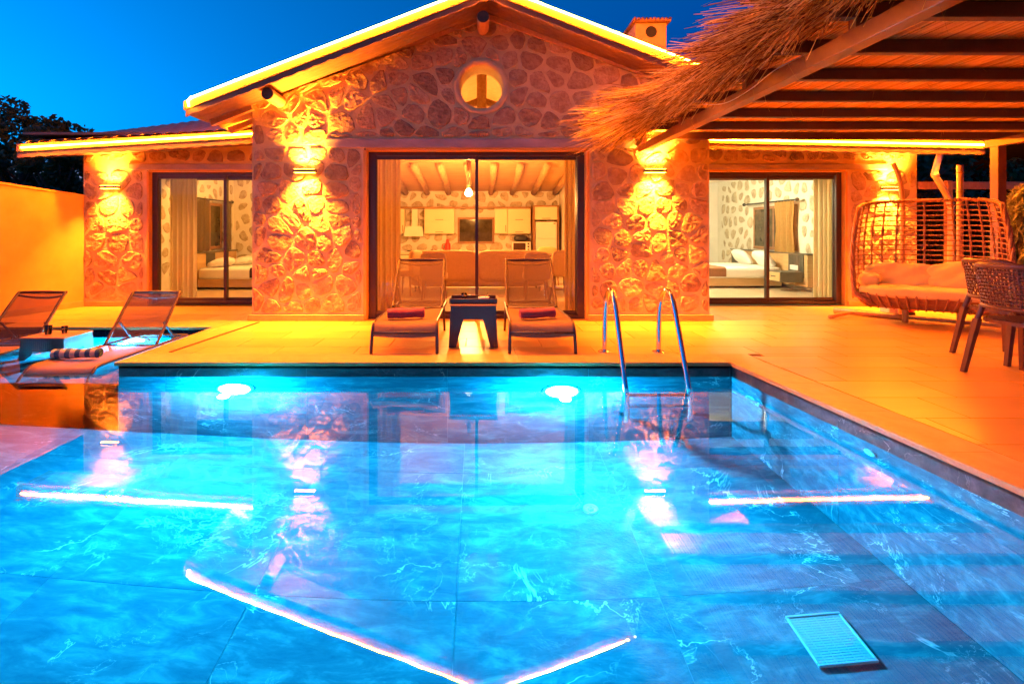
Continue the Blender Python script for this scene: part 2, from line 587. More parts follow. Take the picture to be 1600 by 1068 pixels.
M['roof'] = pbr('brown_roof_sheet', (0.13, 0.055, 0.030), (0.19, 0.085, 0.045), 6, 0.55, 0.002, 30)
M['fascia'] = pbr('painted_fascia', (0.11, 0.055, 0.022), (0.15, 0.075, 0.03), 4, 0.5)
M['steel'] = pbr('polished_steel', (0.62, 0.62, 0.62), (0.66, 0.66, 0.66), 4, 0.09, metal=1.0)
M['black_metal'] = pbr('black_metal', (0.02, 0.018, 0.016), (0.03, 0.026, 0.022), 20, 0.4)
M['lounge_frame'] = pbr('brown_lounger_frame', (0.045, 0.022, 0.012), (0.055, 0.028, 0.016), 20, 0.35)
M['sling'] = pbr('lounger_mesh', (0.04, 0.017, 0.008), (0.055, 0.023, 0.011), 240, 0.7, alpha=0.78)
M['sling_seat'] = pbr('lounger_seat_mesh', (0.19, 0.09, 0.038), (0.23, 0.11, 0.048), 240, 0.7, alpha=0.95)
M['plastic'] = holes_mat('perforated_brown_plastic', (0.035, 0.022, 0.018))
M['plastic_top'] = pbr('brown_plastic_top', (0.24, 0.13, 0.08), (0.27, 0.15, 0.09), 40, 0.5)
M['plastic_dark'] = pbr('dark_plastic', (0.035, 0.022, 0.018), None, 40, 0.45)
M['tray'] = pbr('dark_wood_tray', (0.05, 0.025, 0.015), (0.09, 0.045, 0.025), 6, 0.5, stretch=(0.5, 6, 6))
M['towel'] = pbr('red_towel', (0.36, 0.045, 0.05), (0.46, 0.07, 0.07), 60, 0.95, 0.006, 240, sheen=0.3)
M['towel_str'] = stripes_mat('striped_towel', (0.05, 0.12, 0.16), (0.62, 0.55, 0.36), 0.095)
M['drink'] = pbr('tumbler_drink', (0.85, 0.55, 0.12), None, 3, 0.3, transl=0.6)
M['clear_glass'] = glass_pane('tumbler_glass', (0.95, 0.97, 0.97))
M['sconce'] = pbr('sconce_body', (0.10, 0.075, 0.055), None, 30, 0.45)
M['sconce_lens'] = emit('sconce_lens_glow', AMBER, 60)
M['strip'] = emit('led_strip_glow', (1.0, 0.19, 0.003), STRIP_L)
M['strip_gable'] = emit('gable_strip_glow', (1.0, 0.20, 0.003), STRIP_L * 2.3)
M['pool_lens'] = emit('pool_lens_glow', (0.25, 0.70, 1.0), 160)
M['white_plastic'] = pbr('white_pool_plastic', (0.72, 0.74, 0.74), None, 20, 0.35)
M['grille'] = pbr('drain_plastic', (0.16, 0.36, 0.38), None, 20, 0.4)
M['pergola'] = pbr('rust_brown_steel', (0.22, 0.08, 0.02), (0.29, 0.11, 0.03), 9, 0.5, 0.001, 60)
M['purlin'] = pbr('shaded_rust_steel', (0.07, 0.026, 0.010), (0.10, 0.038, 0.014), 9, 0.5, 0.001, 60)  # pergola steel darkened to carry the shade on the purlins' near faces
M['chimney'] = pbr('rendered_chimney', (0.36, 0.17, 0.06), (0.46, 0.23, 0.09), 5, 0.9, 0.006, 30)
M['reed'] = island_mat('reed_cane', [(0.0, (0.36, 0.20, 0.05)), (0.3, (0.66, 0.42, 0.11)), (1.0, (0.92, 0.68, 0.24))], 0.55)
M['thatch'] = island_mat('dry_straw', [(0.0, (0.05, 0.02, 0.005)), (0.35, (0.34, 0.20, 0.04)), (0.7, (0.74, 0.52, 0.13)), (1.0, (0.98, 0.82, 0.32))], 0.7, 0.1)
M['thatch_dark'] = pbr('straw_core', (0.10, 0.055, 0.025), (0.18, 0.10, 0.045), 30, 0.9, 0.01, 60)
M['rattan'] = pbr('rattan_cord', (0.28, 0.11, 0.022), (0.40, 0.17, 0.035), 60, 0.55, 0.002, 150)
M['bamboo'] = pbr('bamboo_pole', (0.42, 0.24, 0.06), (0.55, 0.34, 0.09), 6, 0.4, stretch=(4, 4, 0.8))
M['cushion'] = pbr('beige_cushion', (0.74, 0.54, 0.13), (0.80, 0.60, 0.17), 5, 0.9, 0.004, 80)
M['chair'] = pbr('brown_resin_chair', (0.10, 0.034, 0.016), (0.13, 0.045, 0.022), 30, 0.4)
M['red'] = pbr('red_plastic', (0.60, 0.03, 0.015), (0.68, 0.045, 0.02), 20, 0.35)
M['pipe'] = pbr('white_pvc', (0.62, 0.52, 0.40), (0.68, 0.58, 0.46), 8, 0.4)
M['leaf'] = pbr('tree_leaves', (0.035, 0.055, 0.016), (0.085, 0.11, 0.035), 4, 0.55, transl=0.25)
M['leaf2'] = pbr('conifer_leaves', (0.16, 0.18, 0.05), (0.28, 0.27, 0.09), 9, 0.6, transl=0.25)
M['bark'] = pbr('bark', (0.07, 0.045, 0.03), (0.13, 0.09, 0.06), 9, 0.9, 0.01, 30)
M['soil'] = pbr('dry_ground', (0.07, 0.055, 0.035), (0.14, 0.11, 0.07), 0.6, 0.95, 0.02, 6)
M['hill'] = pbr('far_hill', (0.03, 0.04, 0.03), (0.05, 0.06, 0.045), 0.02, 1.0)
M['floor_in'] = pbr('pale_floor_tile', (0.55, 0.44, 0.30), (0.62, 0.50, 0.35), 2, 0.25, stretch=(0.5, 3, 1))
M['cab'] = pbr('cream_cabinet', (0.74, 0.64, 0.42), (0.78, 0.68, 0.46), 2, 0.35)
M['cabwood'] = pbr('walnut_board', (0.24, 0.11, 0.045), (0.33, 0.16, 0.07), 4, 0.5, stretch=(1, 1, 5))
M['counter'] = pbr('pale_worktop', (0.76, 0.70, 0.55), (0.82, 0.76, 0.60), 9, 0.3)
M['white_app'] = pbr('white_enamel', (0.78, 0.76, 0.70), None, 3, 0.25)
M['sofa'] = pbr('tan_upholstery', (0.62, 0.36, 0.15), (0.70, 0.42, 0.18), 30, 0.85, 0.002, 160)
M['bed_wood'] = pbr('oak_bed', (0.50, 0.31, 0.14), (0.60, 0.40, 0.20), 4, 0.5, stretch=(1, 1, 8))
M['bed_dark'] = pbr('grey_slat_panel', (0.10, 0.09, 0.07), (0.14, 0.12, 0.09), 9, 0.6)
M['linen'] = pbr('white_linen', (0.76, 0.74, 0.70), (0.80, 0.78, 0.74), 6, 0.9, 0.004, 24)
M['throw'] = pbr('brown_bed_throw', (0.24, 0.10, 0.045), (0.30, 0.13, 0.06), 60, 0.9)
M['throw_dark'] = pbr('black_bed_throw', (0.03, 0.022, 0.018), (0.05, 0.035, 0.028), 60, 0.9)
M['drape'] = pbr('gold_drape', (0.60, 0.36, 0.12), (0.68, 0.42, 0.15), 30, 0.8, transl=0.45)
M['drape_dark'] = pbr('dark_drape', (0.10, 0.065, 0.035), (0.14, 0.09, 0.05), 30, 0.8, transl=0.1, alpha=0.85)
M['sheer'] = pbr('cream_sheer', (0.80, 0.66, 0.40), (0.84, 0.70, 0.44), 30, 0.8, transl=0.6)
M['dark_glass'] = pbr('night_window_glass', (0.03, 0.025, 0.014), (0.10, 0.08, 0.045), 6, 0.08)
M['bulb'] = emit('pendant_bulb_glow', (1.0, 0.62, 0.20), 90)
M['bulb_white'] = emit('ceiling_lamp_glow', (1.0, 0.86, 0.55), 14)
M['bulb_warm'] = emit('bedroom_lamp_glow', (1.0, 0.60, 0.16), 14)
M['dark_screen'] = pbr('oven_glass', (0.06, 0.03, 0.02), None, 4, 0.1)
M['photo'] = pbr('framed_print', (0.30, 0.18, 0.08), (0.50, 0.34, 0.16), 9, 0.6)
M['gap'] = pbr('hollow_shade', (0.012, 0.010, 0.009), None, 4, 0.9)  # near-black colour stands for the shade inside slots and openings

# ============================================================ geometry helpers
def clip(poly, nx, ny, d):
    """keep the part of a convex polygon where nx*x+ny*y <= d"""
    out = []
    n = len(poly)
    for i in range(n):
        a, b = poly[i], poly[(i + 1) % n]
        fa, fb = nx * a[0] + ny * a[1] - d, nx * b[0] + ny * b[1] - d
        if fa <= 0: out.append(a)
        if fa * fb < 0:
            t = fa / (fa - fb)
            out.append((a[0] + (b[0] - a[0]) * t, a[1] + (b[1] - a[1]) * t))
    return out

def area(p):
    return 0.5 * sum(p[i][0] * p[(i + 1) % len(p)][1] - p[(i + 1) % len(p)][0] * p[i][1] for i in range(len(p)))

def inset(poly, m):
    q = list(poly)
    if area(poly) < 0: poly = poly[::-1]; q = list(poly)
    n = len(poly)
    for i in range(n):
        a, b = poly[i], poly[(i + 1) % n]
        ex, ey = b[0] - a[0], b[1] - a[1]
        L = math.hypot(ex, ey)
        if L < 1e-6: continue
        nx, ny = ey / L, -ex / L
        q = clip(q, nx, ny, nx * a[0] + ny * a[1] - m)
        if len(q) < 3: return []
    return q

def inside_planes(poly):
    """half planes (outward n, d) of a convex polygon"""
    if area(poly) < 0: poly = poly[::-1]
    r = []
    for i in range(len(poly)):
        a, b = poly[i], poly[(i + 1) % len(poly)]
        ex, ey = b[0] - a[0], b[1] - a[1]
        L = math.hypot(ex, ey)
        r.append((ey / L, -ex / L, (ey * a[0] - ex * a[1]) / L))
    return r

def stone_outline(poly, rnd, npt):
    for _ in range(1):
        q = []
        for i in range(len(poly)):
            a, b = poly[i], poly[(i + 1) % len(poly)]
            q.append((a[0] * .75 + b[0] * .25, a[1] * .75 + b[1] * .25))
            q.append((a[0] * .25 + b[0] * .75, a[1] * .25 + b[1] * .75))
        poly = q
    # resample evenly
    L = [0]
    n = len(poly)
    for i in range(n):
        a, b = poly[i], poly[(i + 1) % n]
        L.append(L[-1] + math.hypot(a[0] - b[0], a[1] - b[1]))
    out = []
    j = 0
    for k in range(npt):
        t = L[-1] * k / npt
        while L[j + 1] < t: j += 1
        a, b = poly[j], poly[(j + 1) % n]
        f = (t - L[j]) / max(1e-9, L[j + 1] - L[j])
        out.append((a[0] + (b[0] - a[0]) * f, a[1] + (b[1] - a[1]) * f))
    return out

def stone_cells(region, cw, ch, seed, joint, holes=(), extra=None):
    """irregular convex cells (Voronoi of a jittered brick grid) clipped to a convex region"""
    rnd = random.Random(seed)
    x0 = min(p[0] for p in region); x1 = max(p[0] for p in region)
    y0 = min(p[1] for p in region); y1 = max(p[1] for p in region)
    ny = max(1, round((y1 - y0) / ch)); nx = max(1, round((x1 - x0) / cw))
    ch = (y1 - y0) / ny; cw = (x1 - x0) / nx
    pts = []
    for j in range(-1, ny + 1):
        off = rnd.uniform(-.5, .5)
        for i in range(-1, nx + 2):
            pts.append((x0 + (i + .5 + off + rnd.uniform(-.40, .40)) * cw, y0 + (j + .5 + rnd.uniform(-.34, .34)) * ch))
    planes = inside_planes(region)
    res = []
    for k, p in enumerate(pts):
        if not (x0 - .1 < p[0] < x1 + .1 and y0 - .1 < p[1] < y1 + .1): continue
        cell = [(p[0] - 2 * cw, p[1] - 2 * ch), (p[0] + 2 * cw, p[1] - 2 * ch), (p[0] + 2 * cw, p[1] + 2 * ch), (p[0] - 2 * cw, p[1] + 2 * ch)]
        for l, q in enumerate(pts):
            if l == k: continue
            dx, dy = q[0] - p[0], q[1] - p[1]
            if abs(dx) > 3.2 * cw or abs(dy) > 3.2 * ch: continue
            cell = clip(cell, dx, dy, (q[0] ** 2 + q[1] ** 2 - p[0] ** 2 - p[1] ** 2) / 2)
            if len(cell) < 3: break
        for (a, b, d) in planes:
            if len(cell) >= 3: cell = clip(cell, a, b, d)
        for (hx, hy, hr) in holes:
            if len(cell) < 3: break
            cx = sum(c[0] for c in cell) / len(cell); cyy = sum(c[1] for c in cell) / len(cell)
            dx, dy = cx - hx, cyy - hy
            L = math.hypot(dx, dy)
            if L < hr * .75: cell = []; break
            dx /= L; dy /= L
            cell = clip(cell, -dx, -dy, -(dx * (hx + dx * hr) + dy * (hy + dy * hr)))
        if len(cell) < 3: continue
        if extra:
            cell = extra(cell)
            if len(cell) < 3: continue
        cell = inset(cell, joint * rnd.uniform(.55, 1.3))
        if len(cell) < 3 or abs(area(cell)) < cw * ch * .10: continue
        res.append(cell)
    return res, rnd

def stone_geo(mb, cell, rnd, O, U, V, N, proud, npt=14, rings=3, c0=(0, 0)):
    """append one stone to mb, coordinates relative to wall origin O"""
    rim = stone_outline(cell, rnd, npt)
    cx = sum(p[0] for p in rim) / npt; cz = sum(p[1] for p in rim) / npt
    rim = [(cx + (p[0] - cx) * f, cz + (p[1] - cz) * f) for p in rim for f in [rnd.uniform(.88, 1.03)]]
    h = proud * rnd.uniform(.6, 1.3)
    tilt = (rnd.uniform(-.06, .06), rnd.uniform(-.06, .06))
    levels = [(1.0, -.03), (1.0, h * .4), (.93, h * .92), (.55, h)] if rings == 3 else [(1.0, -.02), (.96, h * .5), (.7, h)]
    b = len(mb.v)
    for li, (sc, hh) in enumerate(levels):
        for p in rim:
            dx, dz = (p[0] - cx) * sc, (p[1] - cz) * sc
            nh = hh + (rnd.uniform(-.34, .26) * h + dx * tilt[0] + dz * tilt[1] if li > 1 else 0)
            q = O + U * (cx + dx - c0[0]) + V * (cz + dz - c0[1]) + N * nh
            mb.v.append(tuple(q))
    q = O + U * (cx - c0[0]) + V * (cz - c0[1]) + N * h * rnd.uniform(.8, 1.25)
    mb.v.append(tuple(q))
    nl = len(levels)
    flip = U.cross(V).dot(N) < 0
    for l in range(nl - 1):
        for k in range(npt):
            k2 = (k + 1) % npt
            f = (b + l * npt + k, b + l * npt + k2, b + (l + 1) * npt + k2, b + (l + 1) * npt + k)
            mb.f.append(f[::-1] if flip else f)
    top = b + nl * npt
    for k in range(npt):
        f = (b + (nl - 1) * npt + k, b + (nl - 1) * npt + (k + 1) % npt, top)
        mb.f.append(f[::-1] if flip else f)
    return cx, cz

def lay_stones(wall, region, cw, ch, seed, joint, O, U, V, N, proud, mat, holes=(), extra=None, joined=False, npt=14, name='stone'):
    cells, rnd = stone_cells(region, cw, ch, seed, joint, holes, extra)
    b = base_of(wall)
    if joined:
        mb = MB()
        for c in cells:
            if area(c) < 0: c = c[::-1]
            stone_geo(mb, c, rnd, O, U, V, N, proud, 10, 2)
        return build(mb, 'stones', mat, wall, smooth=True, kind='stuff')
    for c in cells:
        if area(c) < 0: c = c[::-1]
        mb = MB()
        cx = sum(p[0] for p in c) / len(c); cz = sum(p[1] for p in c) / len(c)
        stone_geo(mb, c, rnd, Vector((0, 0, 0)), U, V, N, proud, npt, 3, (cx, cz))
        o = link(name, mb.mesh(name, mat), wall)
        o.location = O + U * cx + V * cz - b
    return len(cells)

def slab(mb, poly, z0, z1):
    if area(poly) < 0: poly = poly[::-1]
    n = len(mb.v); m = len(poly)
    mb.v += [(x, y, z1) for x, y in poly] + [(x, y, z0) for x, y in poly]
    mb.f.append(tuple(range(n, n + m)))
    mb.f.append(tuple(range(n + m, n + 2 * m))[::-1])
    for i in range(m):
        j = (i + 1) % m
        mb.f.append((n + i, n + m + i, n + m + j, n + j))
    return mb

X3, Y3, Z3 = Vector((1, 0, 0)), Vector((0, 1, 0)), Vector((0, 0, 1))

# ============================================================ ground and far hills
WATER = -0.133
PFL = WATER - 1.52           # pool floor
SHELF = -0.38                # sun shelf floor
def XR(y): return 2.32 + 0.10 * (4.6 - y)     # right wall of the pool
PL, PN, PF, SF = -6.1, 0.62, 4.60, 6.30       # left, near, far edge, shelf far edge
DX = -3.33                                    # deck's left edge along the shelf
SHN = PF                                    # where the shelf drops to the deep part

g = MB()
G = 1200
for (x0, x1, y0, y1) in ((-G, G, -G, -3.5), (-G, -7.2, -3.5, 20), (12, G, -3.5, 20), (-G, G, 20, G), (-7.2, 12, 8.3, 20)):
    g.quad((x0, y0, -.06), (x1, y0, -.06), (x1, y1, -.06), (x0, y1, -.06))
build(g, 'ground', M['soil'], kind='structure')

h = MB()
rnd = random.Random(5)
n = 90
for layer, (dist, hh) in enumerate(((420, 26), (700, 60))):
    prof = []
    for i in range(n + 1):
        a = R(-80 + 160 * i / n)
        z = hh * (0.45 + 0.35 * math.sin(i * .23 + layer * 2) + 0.25 * math.sin(i * .61 + layer) + 0.1 * rnd.random())
        prof.append((dist * math.sin(a), dist * math.cos(a), max(3, z)))
    for i in range(n):
        p, q = prof[i], prof[i + 1]
        k = 1.5
        h.quad((p[0], p[1], -1), (q[0], q[1], -1), (q[0] * 1.12, q[1] * 1.12, q[2]), (p[0] * 1.12, p[1] * 1.12, p[2]))
        h.quad((p[0] * 1.12, p[1] * 1.12, p[2]), (q[0] * 1.12, q[1] * 1.12, q[2]), (q[0] * k, q[1] * k, -1), (p[0] * k, p[1] * k, -1))
build(h, 'hills', M['hill'], kind='structure')

# ============================================================ deck: mortar bed + tiles + coping
bed = MB()
rects = [[(DX, PF), (12, PF), (12, 8.3), (DX, 8.3)],
         [(XR(PN), PN), (12, PN), (12, PF), (XR(PF), PF)],
         [(-7.2, SF), (DX, SF), (DX, 8.3), (-7.2, 8.3)],
         [(-7.2, -3.5), (12, -3.5), (12, PN), (-7.2, PN)],
         [(-7.2, PN), (PL, PN), (PL, SF), (-7.2, SF)]]
for r in rects:
    slab(bed, r, -.058, -.014)
deck = build(bed, 'deck', M['grout'], kind='structure')
CW = 0.30
ins = [
    [(DX + .02, PF + CW), (9.6, PF + CW), (9.6, 8.06), (DX + .02, 8.06)],
    [(XR(1.6) + CW, 1.6), (9.6, 1.6), (9.6, PF + CW), (XR(PF) + CW, PF + CW)],
    [(-6.9, SF + CW), (DX + .02, SF + CW), (DX + .02, 8.06), (-6.9, 8.06)],
]
tile_cache = {}
TL, TW = 0.80, 0.40
for ri, reg in enumerate(ins):
    pl = inside_planes(reg)
    y0 = min(p[1] for p in reg); y1 = max(p[1] for p in reg)
    x0 = min(p[0] for p in reg); x1 = max(p[0] for p in reg)
    j0 = int((y0 - 0.1) // TW); j1 = int((y1) // TW) + 1
    for j in range(j0, j1):
        off = (j * .37 % 1.0) * TL
        i0 = int((x0 - off) // TL) - 1
        for i in range(i0, int((x1 - off) // TL) + 2):
            ax, ay = i * TL + off, j * TW + .02
            full = [(ax, ay), (ax + TL, ay), (ax + TL, ay + TW), (ax, ay + TW)]
            p = full
            for (a, b, d) in pl:
                p = clip(p, a, b, d)
                if len(p) < 3: break
            if len(p) < 3 or abs(area(p)) < .012: continue
            whole = abs(abs(area(p)) - TL * TW) < 1e-6
            # leave out tiles the building stands on
            cx = sum(q[0] for q in p) / len(p); cyy = sum(q[1] for q in p) / len(p)
            if abs(cx) < 2.9 and cyy > 7.15: continue
            p = inset(p, .0036)
            if len(p) < 3: continue
            key = 'full' if whole else None
            if key and key in tile_cache:
                me = tile_cache[key]
            else:
                q = [(x - cx, y - cyy) for x, y in p]
                mb = slab(MB(), q, -.013, 0.0)
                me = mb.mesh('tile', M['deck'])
                if key: tile_cache[key] = me
            o = link('tile', me, deck)
            o.location = (cx, cyy, 0)

cop = MB()
slab(cop, [(XR(1.0) + .02, 1.0), (XR(1.0) + CW - .01, 1.0), (XR(PF) + CW - .01, PF + CW - .01), (DX + .02, PF + CW - .01), (DX + .02, PF + .02), (XR(PF) + .02, PF + .02)], -.05, -.03)
coping = build(cop, 'coping', M['grout'], kind='structure')
def cop_piece(p):
    p = inset(p, .0012)
    cx = sum(q[0] for q in p) / len(p); cyy = sum(q[1] for q in p) / len(p)
    o = link('coping_stone', slab(MB(), [(x - cx, y - cyy) for x, y in p], -.030, 0.003).mesh('coping_stone', M['coping']), coping)
    o.location = (cx, cyy, 0)
NOSE = .025
yy = PF + CW
ys = [PF + CW, PF - NOSE] + [PF - NOSE - .62 * k for k in range(1, 6)] + [PN]
for k in range(1, len(ys) - 1):
    a, b = ys[k], ys[k + 1]
    cop_piece([(XR(a) - NOSE, a), (XR(b) - NOSE, b), (XR(b) + CW, b), (XR(a) + CW, a)])
xs = [DX - NOSE]
while xs[-1] < XR(PF) - .3: xs.append(xs[-1] + .62)
xs[-1] = XR(PF) - NOSE
for a, b in zip(xs, xs[1:]):
    cop_piece([(a, PF - NOSE), (b, PF - NOSE), (b, PF + CW), (a, PF + CW)])
cop_piece([(XR(PF) - NOSE, PF - NOSE), (XR(PF) + CW, PF - NOSE), (XR(PF) + CW, PF + CW), (XR(PF) - NOSE, PF + CW)])
ys2 = [PF + CW + .62 * k for k in range(3)] + [SF + CW]
for a, b in zip(ys2, ys2[1:]):
    cop_piece([(DX - NOSE, a), (DX + .02, a), (DX + .02, b), (DX - NOSE, b)])
xs = [PL + .62 * k for k in range(5)] + [DX - NOSE]
for a, b in zip(xs, xs[1:]):
    cop_piece([(a, SF - NOSE), (b, SF - NOSE), (b, SF + CW), (a, SF + CW)])

# slot drain let into the deck beside the left pillar
sd = MB(); sd.bar((-3.09, 4.98, .002), (-2.93, 6.62, .002), .035, .006)
build(sd, 'slot_drain', M['gap'], label='narrow dark drain slot running from the pool to the left stone pillar', cat='drain')

# ============================================================ pool basin and its tiles
pb = MB()
e = .004
pb.quad((PL - e, PF + e, -.03), (DX + 0, PF + e, PFL - e), (PL - e, PF + e, PFL - e))  # sliver kept behind the tiles
pb.v, pb.f = [], []
pb.quad((PL, PN, PFL - e), (XR(PN), PN, PFL - e), (XR(PF), PF, PFL - e), (PL, PF, PFL - e))
pb.quad((DX, PF + e, PFL), (XR(PF), PF + e, PFL), (XR(PF), PF + e, -.031), (DX, PF + e, -.031))
pb.quad((XR(PF) + e, PF, PFL), (XR(PN) + e, PN, PFL), (XR(PN) + e, PN, -.031), (XR(PF) + e, PF, -.031))
pb.quad((PL, PN, PFL), (XR(PN), PN, PFL), (XR(PN), PN, 0), (PL, PN, 0))
pb.quad((PL, PN, PFL), (PL, SF, PFL), (PL, SF, -.0), (PL, PN, -.0))
pb.quad((PL, SHN, PFL), (DX, SHN, PFL), (DX, SHN, SHELF - e), (PL, SHN, SHELF - e))
pb.quad((PL, SHN, SHELF - e), (DX, SHN, SHELF - e), (DX, SF, SHELF - e), (PL, SF, SHELF - e))
pb.quad((PL, SF + e, SHELF - .05), (DX, SF + e, SHELF - .05), (DX, SF + e, -.031), (PL, SF + e, -.031))
pb.quad((DX + e, PF, SHELF - .05), (DX + e, SF, SHELF - .05), (DX + e, SF, -.031), (DX + e, PF, -.031))
pb.quad((DX, SHN, PFL), (DX, PF + e, PFL), (DX, PF + e, SHELF - e), (DX, SHN, SHELF - e))
basin = build(pb, 'pool_basin', M['pool_grout'], kind='structure')

def ptile(p, fn, name='pool_tile', mat='marble'):
    """p: convex polygon in surface coordinates; fn(u,v,h)->world"""
    p = inset(p, .0014)
    if len(p) < 3: return
    if area(p) < 0: p = p[::-1]
    cu = sum(q[0] for q in p) / len(p); cv = sum(q[1] for q in p) / len(p)
    c = Vector(fn(cu, cv, 0))
    mb = MB(); m = len(p)
    mb.v = [tuple(Vector(fn(u, v, 0)) - c) for u, v in p] + [tuple(Vector(fn(u, v, -.003)) - c) for u, v in p]
    f = tuple(range(m))
    a, b, d = (Vector(mb.v[0]), Vector(mb.v[1]), Vector(mb.v[2]))
    nrm = (b - a).cross(d - a)
    hv = Vector(fn(cu, cv, 1)) - c
    flip = nrm.dot(hv) < 0
    mb.f.append(f[::-1] if flip else f)
    for i in range(m):
        j = (i + 1) % m
        q = (i, m + i, m + j, j)
        mb.f.append(q[::-1] if flip else q)
    o = link(name, mb.mesh(name, M[mat]), basin)
    o.location = c
fl = inside_planes([(PL, PN), (XR(PN), PN), (XR(PF), PF), (PL, PF)])
for i in range(-7, 4):
    for j in range(-3, 4):
        ax, ay = 1.06 + 1.2 * (i - 1), 2.95 + 1.2 * (j - 1)
        p = [(ax, ay), (ax + 1.2, ay), (ax + 1.2, ay + 1.2), (ax, ay + 1.2)]
        for (a, b, d) in fl: p = clip(p, a, b, d) if len(p) >= 3 else p
        if len(p) < 3 or abs(area(p)) < .01: continue
        q = clip(p, 1, 0, DX); r_ = clip(p, -1, 0, -DX)
        parts = [r_]
        if len(q) >= 3: parts.append(clip(q, 0, 1, SHN))
        for w in parts:
            if len(w) >= 3 and abs(area(w)) > .01: ptile(w, lambda u, v, hh: (u, v, PFL + hh))
rows = [(PFL, -1.12), (-1.12, -.60), (-.60, WATER - .012), (WATER - .012, -.031)]
xs = [DX] + [-2.9 + 1.3 * k for k in range(0, 5) if DX < -2.9 + 1.3 * k < XR(PF)] + [XR(PF)]
for a, b in zip(xs, xs[1:]):
    for z0, z1 in rows:
        ptile([(a, z0), (b, z0), (b, z1), (a, z1)], lambda u, v, hh: (u, PF - hh, v), mat='marble_dry' if z1 > -.1 else 'marble')
yb = [PF, 3.40, 2.12, .84, PN]
for a, b in zip(yb, yb[1:]):
    for z0, z1 in rows:
        ptile([(b, z0), (a, z0), (a, z1), (b, z1)], lambda u, v, hh: (XR(u) - hh, u, v), mat='marble_dry' if z1 > -.1 else 'marble')
for i in range(3):
    a, b = PL + i * .93, min(DX, PL + (i + 1) * .93)
    for c_, d_ in ((SHN, 5.2), (5.2, SF)):
        ptile([(a, c_), (b, c_), (b, d_), (a, d_)], lambda u, v, hh: (u, v, SHELF + hh))
    ptile([(a, SHELF), (b, SHELF), (b, -.031), (a, -.031)], lambda u, v, hh: (u, SF - hh, v))
    ptile([(a, PFL), (b, PFL), (b, SHELF), (a, SHELF)], lambda u, v, hh: (u, SHN - hh, v))
for c_, d_ in ((PF, 5.45), (5.45, SF)):
    ptile([(c_, SHELF), (d_, SHELF), (d_, -.031), (c_, -.031)], lambda u, v, hh: (DX - hh, u, v))

wa = MB()
wa.quad((PL, PN, WATER), (XR(PN), PN, WATER), (XR(PF) , PF, WATER), (DX, PF, WATER), (PL, PF, WATER))
wa.quad((PL, PF, WATER), (DX, PF, WATER), (DX, SF, WATER), (PL, SF, WATER))
build(wa, 'pool_water', M['water'], kind='structure')

# fittings in the pool
def pool_light(x, y, z, label, power):
    t = thing('pool_light', label, 'pool light', (x, y, z), 'underwater lamps of the pool')
    m = MB(); m.lathe([(.175, -.004), (.175, -.02), (.155, -.03), (.14, -.03), (.14, -.012)], (x, y, z), 28, 'y')
    build(m, 'bezel', M['white_plastic'], t, True)
    m = MB(); m.lathe([(.138, -.014), (.138, -.034), (.10, -.05), (.03, -.058)], (x, y, z), 24, 'y')
    build(m, 'lens', M['pool_lens'], t, True)
    for (typ, pw, loc) in (('POINT', power * .26, (0, -.22, 0)), ('SPOT', power * .82, (0, -.06, 0))):
        ld = bpy.data.lights.new('pool_lamp_light', typ)
        ld.energy = pw; ld.color = POOL_RGB; ld.shadow_soft_size = .05
        if typ == 'SPOT': ld.spot_size = R(165); ld.spot_blend = 1.0
        lo = bpy.data.objects.new('lamp_light', ld); C.objects.link(lo); lo.parent = t
        lo.location = loc
        lo.rotation_euler = (R(-86), 0, 0)
pool_light(-2.25, PF, WATER - .36, 'glowing round pool light under water below the left edge of the deck', POOL_W)
pool_light(.75, PF, WATER - .40, 'glowing round pool light under water in front of the right deck lounger', POOL_W)
pool_light(-4.35, SF, SHELF + .10, 'small pool light in the back wall of the shallow lounger shelf', POOL_W * 1.7)

dr = thing('floor_drain', 'pale square grille of the main drain on the pool floor', 'drain', (1.84, 2.627, PFL))
m = MB()
x0, x1, y0, y1 = 1.69, 1.99, 2.487, 2.768
m.bbox(x0, x1, y0, y0 + .014, PFL, PFL + .02, .003); m.bbox(x0, x1, y1 - .014, y1, PFL, PFL + .02, .003)
m.bbox(x0, x0 + .014, y0 + .0142, y1 - .0142, PFL, PFL + .02, .003); m.bbox(x1 - .014, x1, y0 + .0142, y1 - .0142, PFL, PFL + .02, .003)
build(m, 'frame', M['grille'], dr)
m = MB()
for k in range(18):
    yk = y0 + .02 + k * (y1 - y0 - .04) / 17.5
    m.box(x0 + .0142, x1 - .0142, yk, yk + .0105, PFL + .004, PFL + .014)
for k in range(1, 6):
    xk = x0 + (x1 - x0) * k / 6
    m.box(xk - .004, xk + .004, y0 + .0145, y1 - .0145, PFL + .003, PFL + .0125)
build(m, 'grate', M['grille'], dr, kind='stuff')
m = MB(); m.box(x0 + .02, x1 - .02, y0 + .02, y1 - .02, PFL + .0005, PFL + .0022)
build(m, 'sump', M['gap'], dr)

def inlet(c, ax, label, r=.055):
    t = thing('pool_inlet', label, 'pool fitting', c, 'round white pool inlets')
    s_ = -1 if ax != 'z' else 1
    m = MB(); m.lathe([(r, 0), (r, .008 * s_), (r * .86, .014 * s_), (r * .62, .010 * s_), (r * .62, .004 * s_)], c, 24, ax)
    build(m, 'flange', M['white_plastic'], t, 'auto')
    m = MB(); m.lathe([(r * .42, .004 * s_), (r * .42, .018 * s_), (r * .2, .022 * s_), (r * .12, .012 * s_)], c, 18, ax)
    build(m, 'nozzle', M['white_plastic'], t, 'auto')
inlet((.821, 3.703, PFL), 'z', 'round white inlet on the pool floor in the middle of the deep part')
inlet((XR(3.15), 3.15, WATER - .17), 'x', 'round white inlet high on the right pool wall just below the waterline', .045)
inlet((-2.72, 3.72, PFL), 'z', 'round white inlet on the left part of the pool floor')

